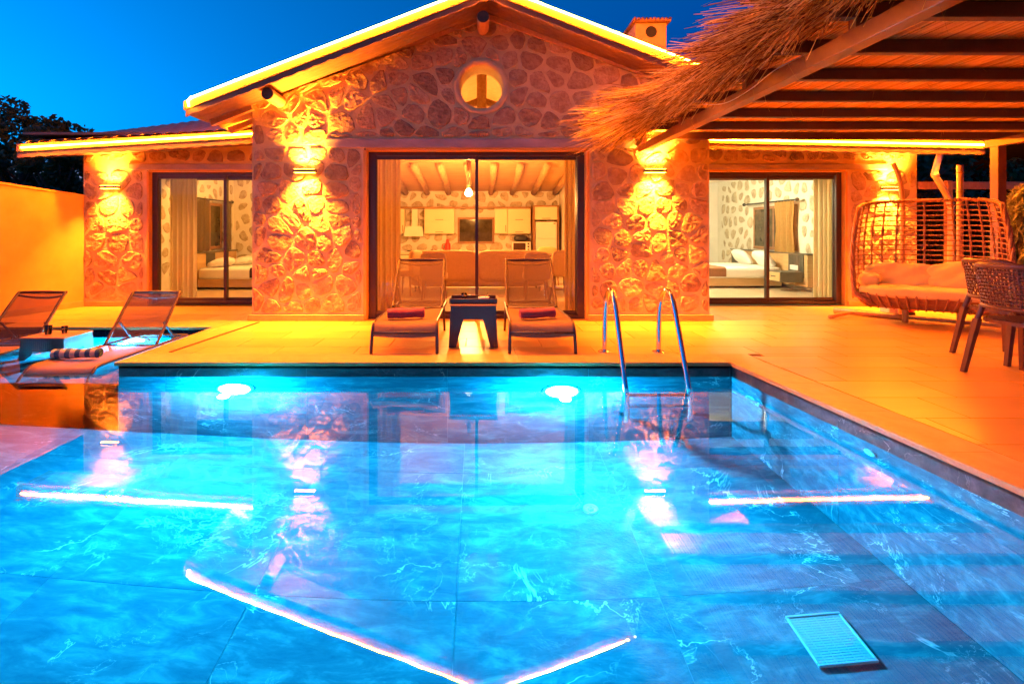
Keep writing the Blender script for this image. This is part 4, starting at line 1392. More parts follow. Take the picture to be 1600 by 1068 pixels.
# ============================================================ loungers
def cr_path(P, n=5):
    P = [Vector(p) for p in P]; out = []
    for i in range(len(P) - 1):
        p0, p1, p2, p3 = P[max(0, i - 1)], P[i], P[i + 1], P[min(len(P) - 1, i + 2)]
        for s_ in range(n):
            t = s_ / n
            out.append(.5 * ((2 * p1) + (-p0 + p2) * t + (2 * p0 - 5 * p1 + 4 * p2 - p3) * t * t + (-p0 + 3 * p1 - 3 * p2 + p3) * t ** 3))
    out.append(P[-1]); return out
def make_lounger(label):
    """origin on the floor under the foot end, head towards +y"""
    t = local('sun_lounger', label, 'sun lounger', 'brown mesh sun loungers')
    w = .325
    for s_ in (-1, 1):
        m = MB(); x = s_ * w
        m.tube(cr_path([(x, .0, .0), (x * .985, .03, .18), (x * .97, .085, .275), (x * .955, .20, .298), (x * .95, .6, .292), (x * .93, 1.04, .290), (x * .92, 1.62, .285)], 5), .0165, 10)
        build(m, 'side_rail', M['lounge_frame'], t, True)
        m = MB(); m.tube([(x * .94, 1.12, .286), (x * .97, 1.16, .0)], .0155, 10); build(m, 'leg', M['lounge_frame'], t, True)
        m = MB(); m.tube(cr_path([(x * .90, 1.03, .305), (x * .90, 1.12, .40), (x * .885, 1.45, .80), (x * .875, 1.50, .835)], 4), .0165, 10)
        build(m, 'back_rail', M['lounge_frame'], t, True)
        m = MB(); m.bar((x * .80, 1.22, .52), (x * .80, 1.42, .29), .022, .012)
        for q in range(4): m.box(x * .80 - .011, x * .80 + .011, 1.36 + q * .03, 1.372 + q * .03, .292, .325)
        build(m, 'back_stay', M['lounge_frame'], t)
    for (y, z, f, r_) in ((.035, .20, .97, .014), (1.62, .285, .92, .0165), (1.06, .285, .92, .012)):
        m = MB(); m.tube([(-w * f, y, z), (w * f, y, z)], r_, 10); build(m, 'cross_bar', M['lounge_frame'], t, True)
    m = MB(); m.tube(cr_path([(-w * .875, 1.50, .835), (0, 1.512, .84), (w * .875, 1.50, .835)], 4), .0165, 10); build(m, 'cross_bar', M['lounge_frame'], t, True)
    prof = cr_path([(0, .012, .17), (0, .03, .205), (0, .075, .283), (0, .20, .306), (0, .6, .297), (0, 1.02, .296)], 4)
    def fn(u, v):
        i = min(len(prof) - 2, int(v * (len(prof) - 1))); f = v * (len(prof) - 1) - i
        p = prof[i].lerp(prof[i + 1], f)
        return ((u - .5) * 2 * w * (.965 - .04 * v), p.y, p.z - .016 * (1 - (2 * u - 1) ** 2))
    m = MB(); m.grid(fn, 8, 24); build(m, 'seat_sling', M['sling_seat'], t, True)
    prof2 = cr_path([(0, 1.045, .315), (0, 1.12, .40), (0, 1.45, .80), (0, 1.495, .828)], 4)
    def fn2(u, v):
        i = min(len(prof2) - 2, int(v * (len(prof2) - 1))); f = v * (len(prof2) - 1) - i
        p = prof2[i].lerp(prof2[i + 1], f)
        sag = .018 * (1 - (2 * u - 1) ** 2)
        return ((u - .5) * 2 * w * .885, p.y + sag, p.z - sag * .8)
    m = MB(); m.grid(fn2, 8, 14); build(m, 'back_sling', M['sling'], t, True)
    m = MB(); m.tube(cr_path([(-w * .86, 1.475, .80), (-w * .4, 1.49, .775), (0, 1.495, .77), (w * .4, 1.49, .775), (w * .86, 1.475, .80)], 4), .012, 8)
    build(m, 'head_strap', M['lounge_frame'], t, True)
    return t
lg = make_lounger('brown mesh lounger on the deck left of the small table, red towel on it')
lg.location = (-.745, 4.90, 0.003)
copy_thing(lg, (.615, 4.90, .003), 0, 'brown mesh lounger on the deck right of the small table, red towel on it')
copy_thing(lg, (-3.97, 4.64, SHELF), 0, 'brown mesh lounger standing in the shallow water with a striped towel on it')
copy_thing(lg, (-5.37, 4.64, SHELF), 0, 'brown mesh lounger standing in the shallow water at the left picture edge')

def make_table(label):
    t = local('side_table', label, 'side table', 'small perforated plastic side tables')
    w, d, hh, th = .235, .20, .44, .004
    m = MB(); m.bbox(-w - .008, w + .008, -d - .008, d + .008, hh - .018, hh, .006); build(m, 'table_top', M['plastic_top'], t)
    # four skirts cut to flared legs
    for (ax, s_) in (('x', -1), ('x', 1), ('y', -1), ('y', 1)):
        half = w if ax == 'y' else d
        o = half + .02
        lw = .075
        poly = [(-o, 0), (-o + lw, 0), (-half + lw + .06, hh - .15), (half - lw - .06, hh - .15), (o - lw, 0), (o, 0), (half, hh - .019), (-half, hh - .019)]
        m = MB()
        n0 = len(m.v)
        off = d if ax == 'y' else w
        for th_ in (0, .005):
            for (u, z) in poly:
                f = off + .02 * (1 - z / hh) - th_
                m.v.append((u, s_ * f, z) if ax == 'y' else (s_ * f, u, z))
        k = len(poly)
        m.f.append(tuple(range(k))); m.f.append(tuple(range(k, 2 * k))[::-1])
        for i in range(k): m.f.append((i, k + i, k + (i + 1) % k, (i + 1) % k))
        build(m, 'leg_panel', M['plastic'], t)
    return t
tb = make_table('dark perforated side table with a tray between the two deck loungers')
tb.location = (-.07, 5.38, .003)
copy_thing(tb, (-4.72, 5.58, SHELF), 0, 'dark perforated side table standing in the shallow water with two drinks')

def towel(loc, rz, mat, label, L=.37, r=.060, group=None):
    t = local('rolled_towel', label, 'towel', group)
    m = MB()
    n = 40
    pts = []
    for k in range(n + 1):
        a = 2 * PI * 2.6 * k / n + .4
        rr = r * (.30 + .70 * k / n)
        pts.append((rr * math.cos(a), rr * math.sin(a) * .92))
    th = .0085
    rnd = random.Random(hash(label) % 1000 if False else len(label))
    def wob(u, k): return .003 * math.sin(u * 9 + k * .35) + .002 * math.sin(u * 23 + k)
    m.grid(lambda u, v: ((u - .5) * L * (1 + .03 * math.sin(v * 15)), pts[int(round(v * n))][0] * (1 + wob(u, v * n)), r * .95 + pts[int(round(v * n))][1] + wob(u, v * n)), 14, n)
    m.grid(lambda u, v: ((.5 - u) * (L - .002), pts[int(round(v * n))][0] * .86, r * .95 + pts[int(round(v * n))][1] * .86), 2, n)
    for u0 in (-.5, .5):
        b = len(m.v)
        m.v.append((u0 * L * .985, 0, r * .95))
        for k in range(24):
            a = 2 * PI * k / 24
            m.v.append((u0 * L * .985, r * .82 * math.cos(a), r * .95 + r * .76 * math.sin(a)))
        for k in range(24): m.f.append((b, b + 1 + k, b + 1 + (k + 1) % 24))
    build(m, 'roll', mat, t, True)
    t.location = loc; t.rotation_euler = (0, 0, rz)
    return t
towel((-.77, 5.18, .302), .22, M['towel'], 'rolled dark red towel on the left deck lounger')
towel((.59, 5.18, .302), .30, M['towel'], 'rolled dark red towel on the right deck lounger')
towel((-4.07, 5.05, SHELF + .300), .10, M['towel_str'], 'rolled blue and cream striped towel on the lounger in the water', .44, .056)

# tray with things on the deck table
ty = thing('serving_tray', 'dark wooden serving tray on the side table between the deck loungers', 'tray', (-.07, 5.38, .444))
m = MB(); m.bbox(-.31, .17, 5.24, 5.52, .4445, .456, .003); build(m, 'base', M['tray'], ty)
for (a, b, c_, d_) in ((-.31, .17, 5.227, 5.239), (-.31, .17, 5.521, 5.533), (-.322, -.311, 5.227, 5.533), (.171, .182, 5.227, 5.533)):
    m = MB(); m.bbox(a, b, c_, d_, .4445, .500, .003); build(m, 'rim', M['tray'], ty)
def tumbler(x, y, z, label, fill, s=1.0):
    t = thing('drink_glass', label, 'glass', (x, y, z))
    m = MB(); m.lathe([(.026 * s, .001), (.033 * s, .085 * s), (.031 * s, .0851 * s), (.025 * s, .008)], (x, y, z), 18); build(m, 'tumbler', M['clear_glass'], t, True)
    m = MB(); m.lathe([(.024 * s, .009), (.029 * s, fill * s)], (x, y, z), 16); build(m, 'drink', M['drink'], t, 'auto')
tumbler(-.17, 5.36, .4565, 'short glass with a pale drink on the dark serving tray', .06)
t = thing('snack_bowl', 'little bowl with a spoon on the dark serving tray', 'bowl', (.04, 5.36, .4565))
m = MB(); m.lathe([(.028, .001), (.05, .02), (.062, .045), (.058, .045), (.045, .022), (.02, .008)], (.04, 5.36, .4565), 22); build(m, 'bowl', M['white_app'], t, True)
m = MB(); m.bar((.05, 5.36, .475), (.085, 5.37, .545), .012, .004); build(m, 'spoon', M['steel'], t)
tumbler(-4.80, 5.55, SHELF + .442, 'tall yellow drink glass on the table standing in the water', .075, 1.15)
tumbler(-4.66, 5.60, SHELF + .442, 'shorter pale drink glass beside the yellow one on the water table', .06, .95)

# ============================================================ resin armchairs at the right edge
def make_armchair(label):
    """origin on the floor, chair faces +x"""
    t = local('resin_armchair', label, 'armchair', 'brown resin armchairs')
    sw, sd = .25, .23
    for (sx, sy) in ((-1, -1), (-1, 1), (1, -1), (1, 1)):
        m = MB()
        top = (sx * .205 + (.0 if sx > 0 else -.005), sy * .215, .46)
        foot = (sx * .255 - (.045 if sx < 0 else 0), sy * .25, 0)
        b = len(m.v)
        for (c_, w_, d_) in ((foot, .017, .023), (top, .022, .029)):
            for (i, j) in ((-1, -1), (1, -1), (1, 1), (-1, 1)): m.v.append((c_[0] + i * w_, c_[1] + j * d_ * .75, c_[2]))
        for f in ((3, 2, 1, 0), (4, 5, 6, 7), (0, 1, 5, 4), (1, 2, 6, 5), (2, 3, 7, 6), (3, 0, 4, 7)): m.f.append(tuple(b + i for i in f))
        build(m, 'leg', M['chair'], t)
    m = MB()
    rim = []
    for k in range(32):
        a = 2 * PI * k / 32
        cx_, sy_ = math.cos(a), math.sin(a)
        e_ = 3.2
        L = (abs(cx_) ** e_ + abs(sy_) ** e_) ** (-1 / e_)
        rim.append((.02 + cx_ * L * .245, sy_ * L * .25))
    slab(m, rim, .445, .475)
    seat = build(m, 'seat', M['chair'], t)
    m = MB()
    for k in range(-9, 10):
        x = .02 + k * .0235; L = .235 * (1 - abs(k / 9.6) ** 3.2) ** (1 / 3.2)
        m.bar((x, -L, .4765), (x, L, .4765), .010, .006); 
        y = k * .0240; m.bar((.02 - L * .98, y, .4775), (.02 + L * .98, y, .4775), .010, .006)
    build(m, 'seat_weave', M['chair'], seat, kind='stuff')
    # wrap-round back: plan angle -100..100 deg about the seat, height falls towards the arms
    def P(a, s_):
        """a in -1..1 round the back, s_ 0 bottom rail .. 1 top rail"""
        g_ = a * R(105)
        lean = .055 * s_
        ex = 2.4
        cx_, sy_ = math.cos(g_), math.sin(g_)
        L = (abs(cx_) ** ex + abs(sy_) ** ex) ** (-1 / ex)
        x = .02 - cx_ * L * (.255 + lean); y = sy_ * L * (.275 + lean * .3)
        f = max(0, min(1, (abs(a) - .30) / .70)); f = f * f * (3 - 2 * f)
        zt = .925 * (1 - f) + .66 * f
        zb = .575 * (1 - f) + .615 * f
        return Vector((x, y, zb + (zt - zb) * s_))
    A = [-1 + 2 * k / 40 for k in range(41)]
    m = MB(); m.tube([P(a, 1) for a in A], .021, 8); build(m, 'top_rail', M['chair'], t, True)
    m = MB(); m.tube([P(a * .60, 0) for a in A], .017, 8); build(m, 'lower_rail', M['chair'], t, True)
    for s_ in (-1, 1):
        m = MB(); m.tube(cr_path([P(s_ * .99, .5), P(s_ * .99, .5) + Vector((.03, 0, -.02)), Vector((.205, s_ * .235, .46))], 4), .021, 8); build(m, 'arm_support', M['chair'], t, True)
        m = MB(); m.tube([Vector((-.215, s_ * .215, .45)), P(s_ * .56, 0)] + [P(s_ * .60, q / 6) for q in range(1, 7)], .022, 8); build(m, 'arm_support', M['chair'], t, True)
    m = MB()
    ns = 12
    for j in range(ns):
        s_ = .06 + .88 * j / (ns - 1)
        m.tube([P(a, s_) + Vector((0, 0, .0)) for a in [-.59 + 1.18 * k / 26 for k in range(27)]], .0075, 5, cap=False)
    for k in range(-12, 13):
        a = k / 12 * .58
        ps = [P(a, q / 10) for q in range(11)]
        ps = [p + Vector((.006 * (1 if (i + k) % 2 else -1), 0, 0)) for i, p in enumerate(ps)]
        m.tube(ps, .0065, 5, cap=False)
    build(m, 'back_weave', M['chair'], t, True, kind='stuff')
    return t
ac = make_armchair('near brown woven-look resin armchair at the right edge of the deck')
ac.location = (4.47, 4.06, .001); ac.rotation_euler = (0, 0, R(4))
copy_thing(ac, (5.00, 4.72, .001), R(2), 'second brown resin armchair, half hidden behind the near one')

# ============================================================ hanging-seat bench
sw = thing('swing_bench', 'two-seat rattan basket bench on bamboo poles in front of the right wing', 'swing seat', (5.75, 6.45, 0))
ud = Vector((.767, -.642, 0)); nd = Vector((-.642, -.767, 0))      # along the bench, towards the front
SC = Vector((5.80, 6.50, 0))
def B3(u, w, z): return SC + ud * u + nd * w + Vector((0, 0, z))
def shell(a, s_):
    """a -1..1 round the back, s_ 0 at the seat, 1 at the top"""
    g_ = a * PI / 2
    ex = .62
    sa, ca = math.sin(g_), math.cos(g_)
    u = math.copysign(abs(sa) ** ex, sa); c_ = max(0, ca) ** .75
    ww = .73 - .05 * s_ ** 2
    bulge = .03 * math.sin(PI * s_)
    zt = 1.62 - .10 * abs(a) ** 2.5
    front = .36 - .20 * s_
    dep = .66 - .16 * s_
    return B3(u * (ww + bulge), front - dep * c_, .42 + (zt - .42) * s_)
NA = 60
rimp = [B3(-.55, .40, .28), B3(-.70, .40, .36), shell(-1, 0) + Vector((0, 0, .05))] + [shell(-1, q / 8) for q in range(1, 8)] + [shell(-1 + 2 * k / NA, 1) for k in range(NA + 1)] + [shell(1, 1 - q / 8) for q in range(1, 8)] + [shell(1, 0) + Vector((0, 0, .05)), B3(.70, .40, .36), B3(.55, .40, .28)]
m = MB()
for off in (0, 1, 2):
    m.tube([p + Vector((.014 * math.sin(i * .9 + off * 2.1), .014 * math.cos(i * .9 + off * 2.1), .012 * math.sin(i * 1.3 + off * 2.1))) for i, p in enumerate(cr_path(rimp, 2))], .017, 6)
build(m, 'rim', M['rattan'], sw, True)
m = MB()
for k in range(1, 14):
    a = -1 + 2 * k / 14
    for o_ in (-1, 1):
        m.tube([shell(a, q / 12) + ud * (.008 * o_ * math.cos(q * 1.6)) + nd * (.008 * o_ * math.sin(q * 1.6)) for q in range(13)], .0085, 5, cap=False)
build(m, 'upright_cords', M['rattan'], sw, True)
m = MB()
for j in range(1, 18):
    s_ = j / 18
    for o_ in (0,):
        m.tube([shell(-1 + 2 * k / 44, s_) for k in range(45)], .0085, 5, cap=False)
build(m, 'cross_cords', M['rattan'], sw, True)
m = MB()
def bowl(u, v):
    a = -1 + 2 * u
    top = shell(a, 0)
    bot = B3((top - SC).dot(ud) * .80, ((top - SC).dot(nd) - .05) * .62, .20)
    return top.lerp(bot, v) + Vector((0, 0, -.05 * math.sin(PI * v) + .006 * math.sin(v * 40)))
m.grid(bowl, 60, 18)
def bowlf(u, v):
    uu = (-.73 + 1.46 * u)
    f = 1 - abs(2 * u - 1) ** 3
    p0 = B3(uu, .36 + .05 * f, .40 - .0 * f); p1 = B3(uu * .80, .25, .20)
    return p0.lerp(p1, v) + Vector((0, 0, -.03 * math.sin(PI * v) + .008 * math.sin(v * 34))) + nd * (.02 * math.sin(PI * v) + .006 * math.cos(v * 34) + .006 * abs(math.sin(u * 34)))
m.grid(bowlf, 60, 18)
m.grid(lambda u, v: B3((-.58 + 1.16 * u), -.20 + .36 * v + .09, .205), 4, 2)
build(m, 'woven_base', M['rattan'], sw, True)
m = MB()
for k in range(15):
    u = k / 14
    m.tube([Vector(bowlf(.03 + .94 * u, q / 6)) + nd * .008 for q in range(7)], .014, 6)
build(m, 'base_ribs', M['rattan'], sw, True)
# poles and ground frame
pl1 = Vector((5.95, 7.06, 0)); pl2 = Vector((6.50, 6.76, 0))
m = MB(); m.tube(cr_path([pl1 + Vector((0, 0, 0)), pl1 + Vector((.02, 0, .9)), pl1 + Vector((.03, 0, 1.55)), pl1 + Vector((-.02, 0, 1.95)), pl1 + Vector((-.11, 0, 2.17))], 4), .032, 10); build(m, 'pole', M['bamboo'], sw, True)
m = MB(); m.tube([pl2, pl2 + Vector((.0, 0, 2.10))], .037, 12)
for zz in (.35, .72, 1.08, 1.42, 1.74, 2.0): m.tube([pl2 + Vector((0, 0, zz - .008)), pl2 + Vector((0, 0, zz + .008))], .042, 12)
build(m, 'pole', M['bamboo'], sw, True)
m = MB(); m.lathe([(.030, 2.101), (.03, 2.104), (.01, 2.102)], pl2, 12); build(m, 'pole_mouth', M['gap'], sw)  # mouth is a flat disc coloured like the shade inside the pole
for p in (B3(-.20, .0, 0), B3(.33, .0, 0)):
    m = MB(); m.tube([p, p + Vector((0, 0, .26))], .035, 10); build(m, 'strut', M['bamboo'], sw, True)
m = MB(); m.tube(cr_path([(4.80, 6.85, .035), (5.12, 7.02, .05), (5.35, 7.08, .05), (5.8, 6.74, .045), (6.5, 6.12, .04), (7.1, 5.6, .04)], 5), .028, 10); build(m, 'ground_rail', M['bamboo'], sw, True)
m = MB(); m.tube([(5.25, 7.40, .03), (5.75, 6.80, .04)], .05, 8); build(m, 'ground_log', M['bamboo'], sw, True)
# cushions: separate things lying in the basket
rz = math.atan2(ud.y, ud.x)
def cushion(u, w, z, dx, dy, dz, rx, label, seed, ry=0.0, wob=.010, e_=3.4, puff=.35):
    t = local('seat_cushion', label, 'cushion', 'beige cushions of the swing bench')
    m = MB(); m.soft(dx, dy, dz, (0, 0, 0), e_, 12, None, wob, seed, puff)
    b = build(m, 'cover', M['cushion'], t, True)
    m = MB()
    for (bx, by) in ((-.25, 0), (.25, 0)):
        m.lathe([(.016, dz * .30), (.016, dz * .46), (.006, dz * .48)], (bx * dx, by, 0), 10)
    build(m, 'button', M['cushion'], t, True)
    t.location = B3(u, w, z); t.rotation_euler = (rx, ry, rz)
    return t
cushion(0, .13, .42, 1.36, .62, .15, 0, 'long beige seat cushion lying in the rattan basket', 1, 0, .012, 4.5, .2)
cushion(-.26, -.12, .60, .80, .38, .16, R(62), 'beige back cushion on the left half of the rattan basket', 2, 0, .016)
cushion(.38, -.08, .64, .74, .40, .16, R(60), 'beige back cushion on the right half of the rattan basket', 3, R(-8), .016)
cushion(-.57, .13, .555, .24, .22, .17, R(15), 'small square beige cushion at the left end of the rattan basket', 4, 0, .006, 3.0)
# red pump behind the bench
pm = thing('water_pump', 'red electric water pump on the floor behind the rattan bench', 'pump', (6.18, 7.3, 0))
c0 = (6.14, 7.20, .17)
m = MB(); m.lathe([(.05, -.10), (.115, -.09), (.125, -.02), (.115, .05), (.06, .06)], c0, 20, 'y'); build(m, 'volute', M['red'], pm, True)
m = MB(); m.lathe([(.075, -.12), (.075, -.095), (.05, -.095), (.045, -.11)], c0, 18, 'y'); build(m, 'inlet', M['black_metal'], pm, 'auto')
m = MB(); m.prism([(-.07, .07), (.07, .07), (.03, .20), (-.03, .20)], .09, Matrix.Translation((c0[0], c0[1] - .05, c0[2]))); build(m, 'outlet', M['red'], pm)
m = MB(); m.lathe([(.07, .061), (.085, .08), (.085, .30), (.05, .33)], c0, 18, 'y'); build(m, 'motor', M['pipe'], pm, 'auto')
m = MB(); m.bbox(c0[0] - .1, c0[0] + .1, c0[1] - .05, c0[1] + .28, .004, .05, .004); build(m, 'foot', M['black_metal'], pm)
m = MB(); m.bbox(c0[0] - .26, c0[0] - .13, c0[1] - .03, c0[1] + .15, .004, .22, .01); build(m, 'control_box', M['pipe'], pm)

# ============================================================ pergola with reed roof and straw fringe
pg = thing('pergola', 'rust-brown steel pergola with a reed mat roof and shaggy straw fringe', 'pergola', (6.9, 6.66, 0))
PZ = 2.43
m = MB(); m.bbox(2.14, 2.24, 1.6, 6.735, 2.265, 2.365, .004); build(m, 'beam', M['pergola'], pg)
m = MB(); m.bbox(6.80, 6.90, 1.6, 6.735, 2.325, 2.427, .004); build(m, 'beam', M['pergola'], pg)
PYs = [6.66, 6.03, 5.39, 4.73, 4.07, 3.46, 2.89, 2.28, 1.65]
for y in PYs:
    m = MB(); m.bbox(2.04, 9.4, y - .032, y + .032, PZ, PZ + .092, .004); build(m, 'purlin', M['purlin'], pg)
for y in PYs[::2]:
    m = MB(); m.box(2.155, 2.225, y - .03, y + .03, 2.3655, PZ - .0005); build(m, 'stub', M['pergola'], pg)
for (x, y, z) in ((6.85, 6.60, 2.3245), (6.85, 1.75, 2.3245), (9.2, 6.66, 2.4295)):
    m = MB(); m.bbox(x - .055, x + .055, y - .055, y + .055, .002, z, .004); po = build(m, 'post', M['pergola'], pg)
    m = MB(); m.bbox(x - .09, x + .09, y - .09, y + .09, .001, .010, .002); build(m, 'base_plate', M['pergola'], po)
rnd = random.Random(77)
m = MB()
x = 2.36
while x < 9.4:
    r_ = rnd.uniform(.0055, .0085)
    y0 = 1.5 + rnd.uniform(-.15, .05); y1 = 6.72 + rnd.uniform(-.08, .10)
    z = PZ + .092 + r_ + rnd.uniform(0, .008)
    dx = rnd.uniform(-.012, .012)
    m.tube([(x, y0, z), (x + dx, (y0 + y1) / 2, z + rnd.uniform(-.003, .004)), (x + rnd.uniform(-.015, .015), y1, z)], r_, 4, cap=False)
    x += r_ * 1.75
build(m, 'reed_mat', M['reed'], pg, kind='stuff')
m = MB()
for k in range(150):   # loose edge canes that hang as a strip over the edge
    xa = 2.00 + .40 * (k % 30) / 30 + rnd.uniform(-.02, .02)
    r_ = rnd.uniform(.006, .010)
    ya = rnd.uniform(1.4, 5.6); L = rnd.uniform(1.2, 3.2); yb_ = min(6.8 + rnd.uniform(-.1, .08), ya + L)
    f = (xa - 2.0) / .40
    za = PZ + .070 + .05 * f + rnd.uniform(-.015, .02)
    m.tube([(xa, ya, za), (xa + rnd.uniform(-.02, .02), (ya + yb_) / 2, za - rnd.uniform(0, .018)), (xa + rnd.uniform(-.035, .035), yb_, za - rnd.uniform(0, .02))], [r_, r_ * .9, r_ * .55], 5)
build(m, 'edge_canes', M['reed'], pg, True, kind='stuff')
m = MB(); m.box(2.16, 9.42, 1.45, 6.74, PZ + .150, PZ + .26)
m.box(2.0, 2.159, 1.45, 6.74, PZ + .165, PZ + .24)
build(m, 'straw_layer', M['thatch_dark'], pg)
# fringe of straw
m = MB()
def strand(p, d, L, w, droop, curl):
    a = d.cross(Vector((0, 0, 1))).normalized()
    roll = rnd.uniform(0, PI)
    b = (a * math.cos(roll) + Vector((0, 0, 1)) * math.sin(roll)) * w
    n0 = len(m.v)
    ns = 4
    for i in range(ns + 1):
        t = i / ns
        c_ = p + d * (L * t) + Vector((curl[0] * t * t, curl[1] * t * t, -droop * t * t))
        ww = b * (1 - .5 * t)
        m.v.append(tuple(c_ - ww)); m.v.append(tuple(c_ + ww))
    for i in range(ns):
        k = n0 + 2 * i
        m.f.append((k, k + 1, k + 3, k + 2))
nb = 95
for bi in range(nb):
    yb_ = 1.35 + 5.45 * (bi + rnd.random()) / nb
    zb = PZ + rnd.choice((.08, .13, .18, .23)) + rnd.uniform(-.02, .02)
    ang = rnd.gauss(0, .16); pit = rnd.gauss(.03, .07)
    LL = rnd.uniform(.58, .95) if yb_ > 5.0 else rnd.uniform(.42, .72)
    for s_ in range(62):
        p = Vector((2.05 + rnd.uniform(-.06, .25), yb_ + rnd.gauss(0, .045), zb + rnd.gauss(0, .02)))
        a_ = ang + rnd.gauss(0, .055); q = pit + rnd.gauss(0, .035)
        d = Vector((-math.cos(a_) * math.cos(q), -math.sin(a_) - .10, math.sin(q))).normalized()
        strand(p, d, LL * rnd.uniform(.45, 1.15), rnd.uniform(.0028, .0066), rnd.uniform(.03, .17) + (.12 if zb < PZ + .12 else 0), (0, rnd.gauss(0, .05)))
for k in range(70):       # stray straws dangling down
    p = Vector((rnd.uniform(1.7, 2.3), rnd.uniform(1.8, 6.6), PZ + rnd.uniform(.05, .16)))
    d = Vector((rnd.gauss(0, .25), rnd.gauss(0, .25), -1)).normalized()
    strand(p, d, rnd.uniform(.12, .42), .0015, 0, (rnd.gauss(0, .06), rnd.gauss(0, .06)))
for k in range(90):
    p = Vector((rnd.uniform(2.4, 7.5), rnd.uniform(2.0, 6.7), PZ + .12))
    d = Vector((rnd.gauss(0, .6), rnd.gauss(0, .4), -1)).normalized()
    strand(p, d, rnd.uniform(.05, .16), .0014, 0, (0, 0))
build(m, 'straw_fringe', M['thatch'], pg, kind='stuff')
# white cable looped round the beam
m = MB(); m.tube(cr_path([(2.20, 3.4, 2.40), (2.12, 3.6, 2.36), (2.125, 3.9, 2.32), (2.13, 4.25, 2.31), (2.12, 4.5, 2.345), (2.10, 4.7, 2.40)], 5), .004, 5)
build(m, 'cable', M['white_plastic'], smooth=True, label='thin white cable looped along the near pergola beam', cat='cable')

# ============================================================ plants
def leaf_mass(m, rnd, c, r, n, size, up=0.0, elong=1.7):
    for _ in range(n):
        while True:
            q = Vector((rnd.uniform(-1, 1), rnd.uniform(-1, 1), rnd.uniform(-1, 1)))
            if q.length <= 1: break
        p = Vector(c) + Vector((q.x * r[0], q.y * r[1], q.z * r[2]))
        d = Vector((rnd.gauss(0, 1), rnd.gauss(0, 1), rnd.gauss(0, .7) + up)).normalized()
        a = d.cross(Vector((rnd.gauss(0, 1), rnd.gauss(0, 1), rnd.gauss(0, 1)))).normalized()
        s_ = size * rnd.uniform(.6, 1.3)
        m.quad(p - d * s_ * elong * .5, p + a * s_ * .42, p + d * s_ * elong * .5, p - a * s_ * .42)
def tree(x, y, h, cr, label, seed, n=5200, leaf=.11, nclump=34, base=.30, trunk_h=.45):
    rnd = random.Random(seed)
    t = thing('leafy_tree', label, 'tree', (x, y, -.06), 'trees round the house')
    m = MB()
    top = Vector((x + rnd.uniform(-.2, .2), y, h * .8))
    m.tube([(x, y, -.06), (x + .05, y, h * .25), (x - .04, y + .03, h * .5), top], [.14, .11, .08, .025], 9)
    cl = []
    for k in range(nclump):
        a = rnd.uniform(0, 2 * PI); rr = cr * math.sqrt(rnd.random())
        z = h * (base + (1 - base) * rnd.random())
        f = 1 - .55 * abs((z / h - base) / (1 - base) - .45)
        c_ = Vector((x + rr * f * math.cos(a), y + rr * f * math.sin(a), z))
        cl.append(c_)
        if k % 2 == 0:
            st = Vector((x, y, max(h * .2, z * .65)))
            m.tube([st, st.lerp(c_, .5) + Vector((0, 0, -.05)), c_], [.045, .028, .008], 6)
    build(m, 'trunk', M['bark'], t, True)
    m = MB()
    for c_ in cl:
        s_ = rnd.uniform(.55, 1.2)
        leaf_mass(m, rnd, c_, (.42 * s_ * cr / 1.5, .42 * s_ * cr / 1.5, .30 * s_ * cr / 1.5), n // nclump, leaf)
    build(m, 'crown', M['leaf'], t)
    return t
tree(-14.2, 13.5, 4.9, 1.7, 'tall dark leafy tree at the left edge behind the garden wall', 3, 6500)
tree(-11.9, 13.0, 4.15, 1.5, 'dark leafy tree just left of the left wing roof', 4, 5200)
tree(-10.3, 12.2, 3.1, 1.2, 'low dark bushy tree between the garden wall and the left wing', 5, 5200, base=.1)
tree(-12.6, 16.5, 4.75, .9, 'slender tree whose thin top shows above the left wing roof', 6, 2600, .10, 16, .35)
tree(-16.5, 18.0, 4.2, 2.2, 'broad dark tree farther back at the far left', 7, 5200)
tree(9.3, 10.4, 3.7, 1.5, 'dark leafy tree behind the downpipe at the right end of the house', 8, 7000, .10, 44, .08)
tree(11.3, 9.8, 4.0, 1.6, 'dark leafy tree at the right picture edge beyond the pergola post', 9, 7000, .10, 44, .08)
tree(10.0, 12.8, 4.6, 2.0, 'tall dark tree filling the back right corner of the garden', 10, 6500, .11, 44, .05)
def shrub(x, y, h, r, label, seed, n, mat, nm='garden_shrub', up=1.2, leaf=.05, elong=3.0):
    rnd = random.Random(seed)
    t = thing(nm, label, 'shrub', (x, y, -.01), 'shrubs by the right wing')
    m = MB(); m.tube([(x, y, -.01), (x, y, h * .5)], [.035, .015], 7); 
    for k in range(7):
        a = k * .9; m.tube([(x, y, h * .15), (x + r * .6 * math.cos(a), y + r * .6 * math.sin(a), h * .6)], [.014, .004], 5)
    build(m, 'stem', M['bark'], t, True)
    m = MB()
    for k in range(60):
        z = h * rnd.uniform(.05, 1); f = max(.12, 1 - (z / h) ** 1.6)
        a = rnd.uniform(0, 2 * PI)
        leaf_mass(m, rnd, (x + r * f * .8 * math.cos(a), y + r * f * .8 * math.sin(a), z), (.13, .13, .16), n // 60, leaf, up, elong)
    build(m, 'foliage', mat, t)
shrub(7.62, 6.95, 1.72, .52, 'feathery golden-lit conifer shrub at the right edge behind the rattan bench', 12, 9000, M['leaf2'], 'conifer_shrub', 1.4, .045, 4.0)
shrub(7.75, 8.8, 1.9, .8, 'dark leafy shrub behind the rattan bench backrest', 13, 7000, M['leaf'], up=.1, leaf=.06, elong=1.8)
shrub(8.7, 8.2, 1.7, .8, 'dark leafy shrub right of the pergola post', 14, 7000, M['leaf'], up=.1, leaf=.06, elong=1.8)

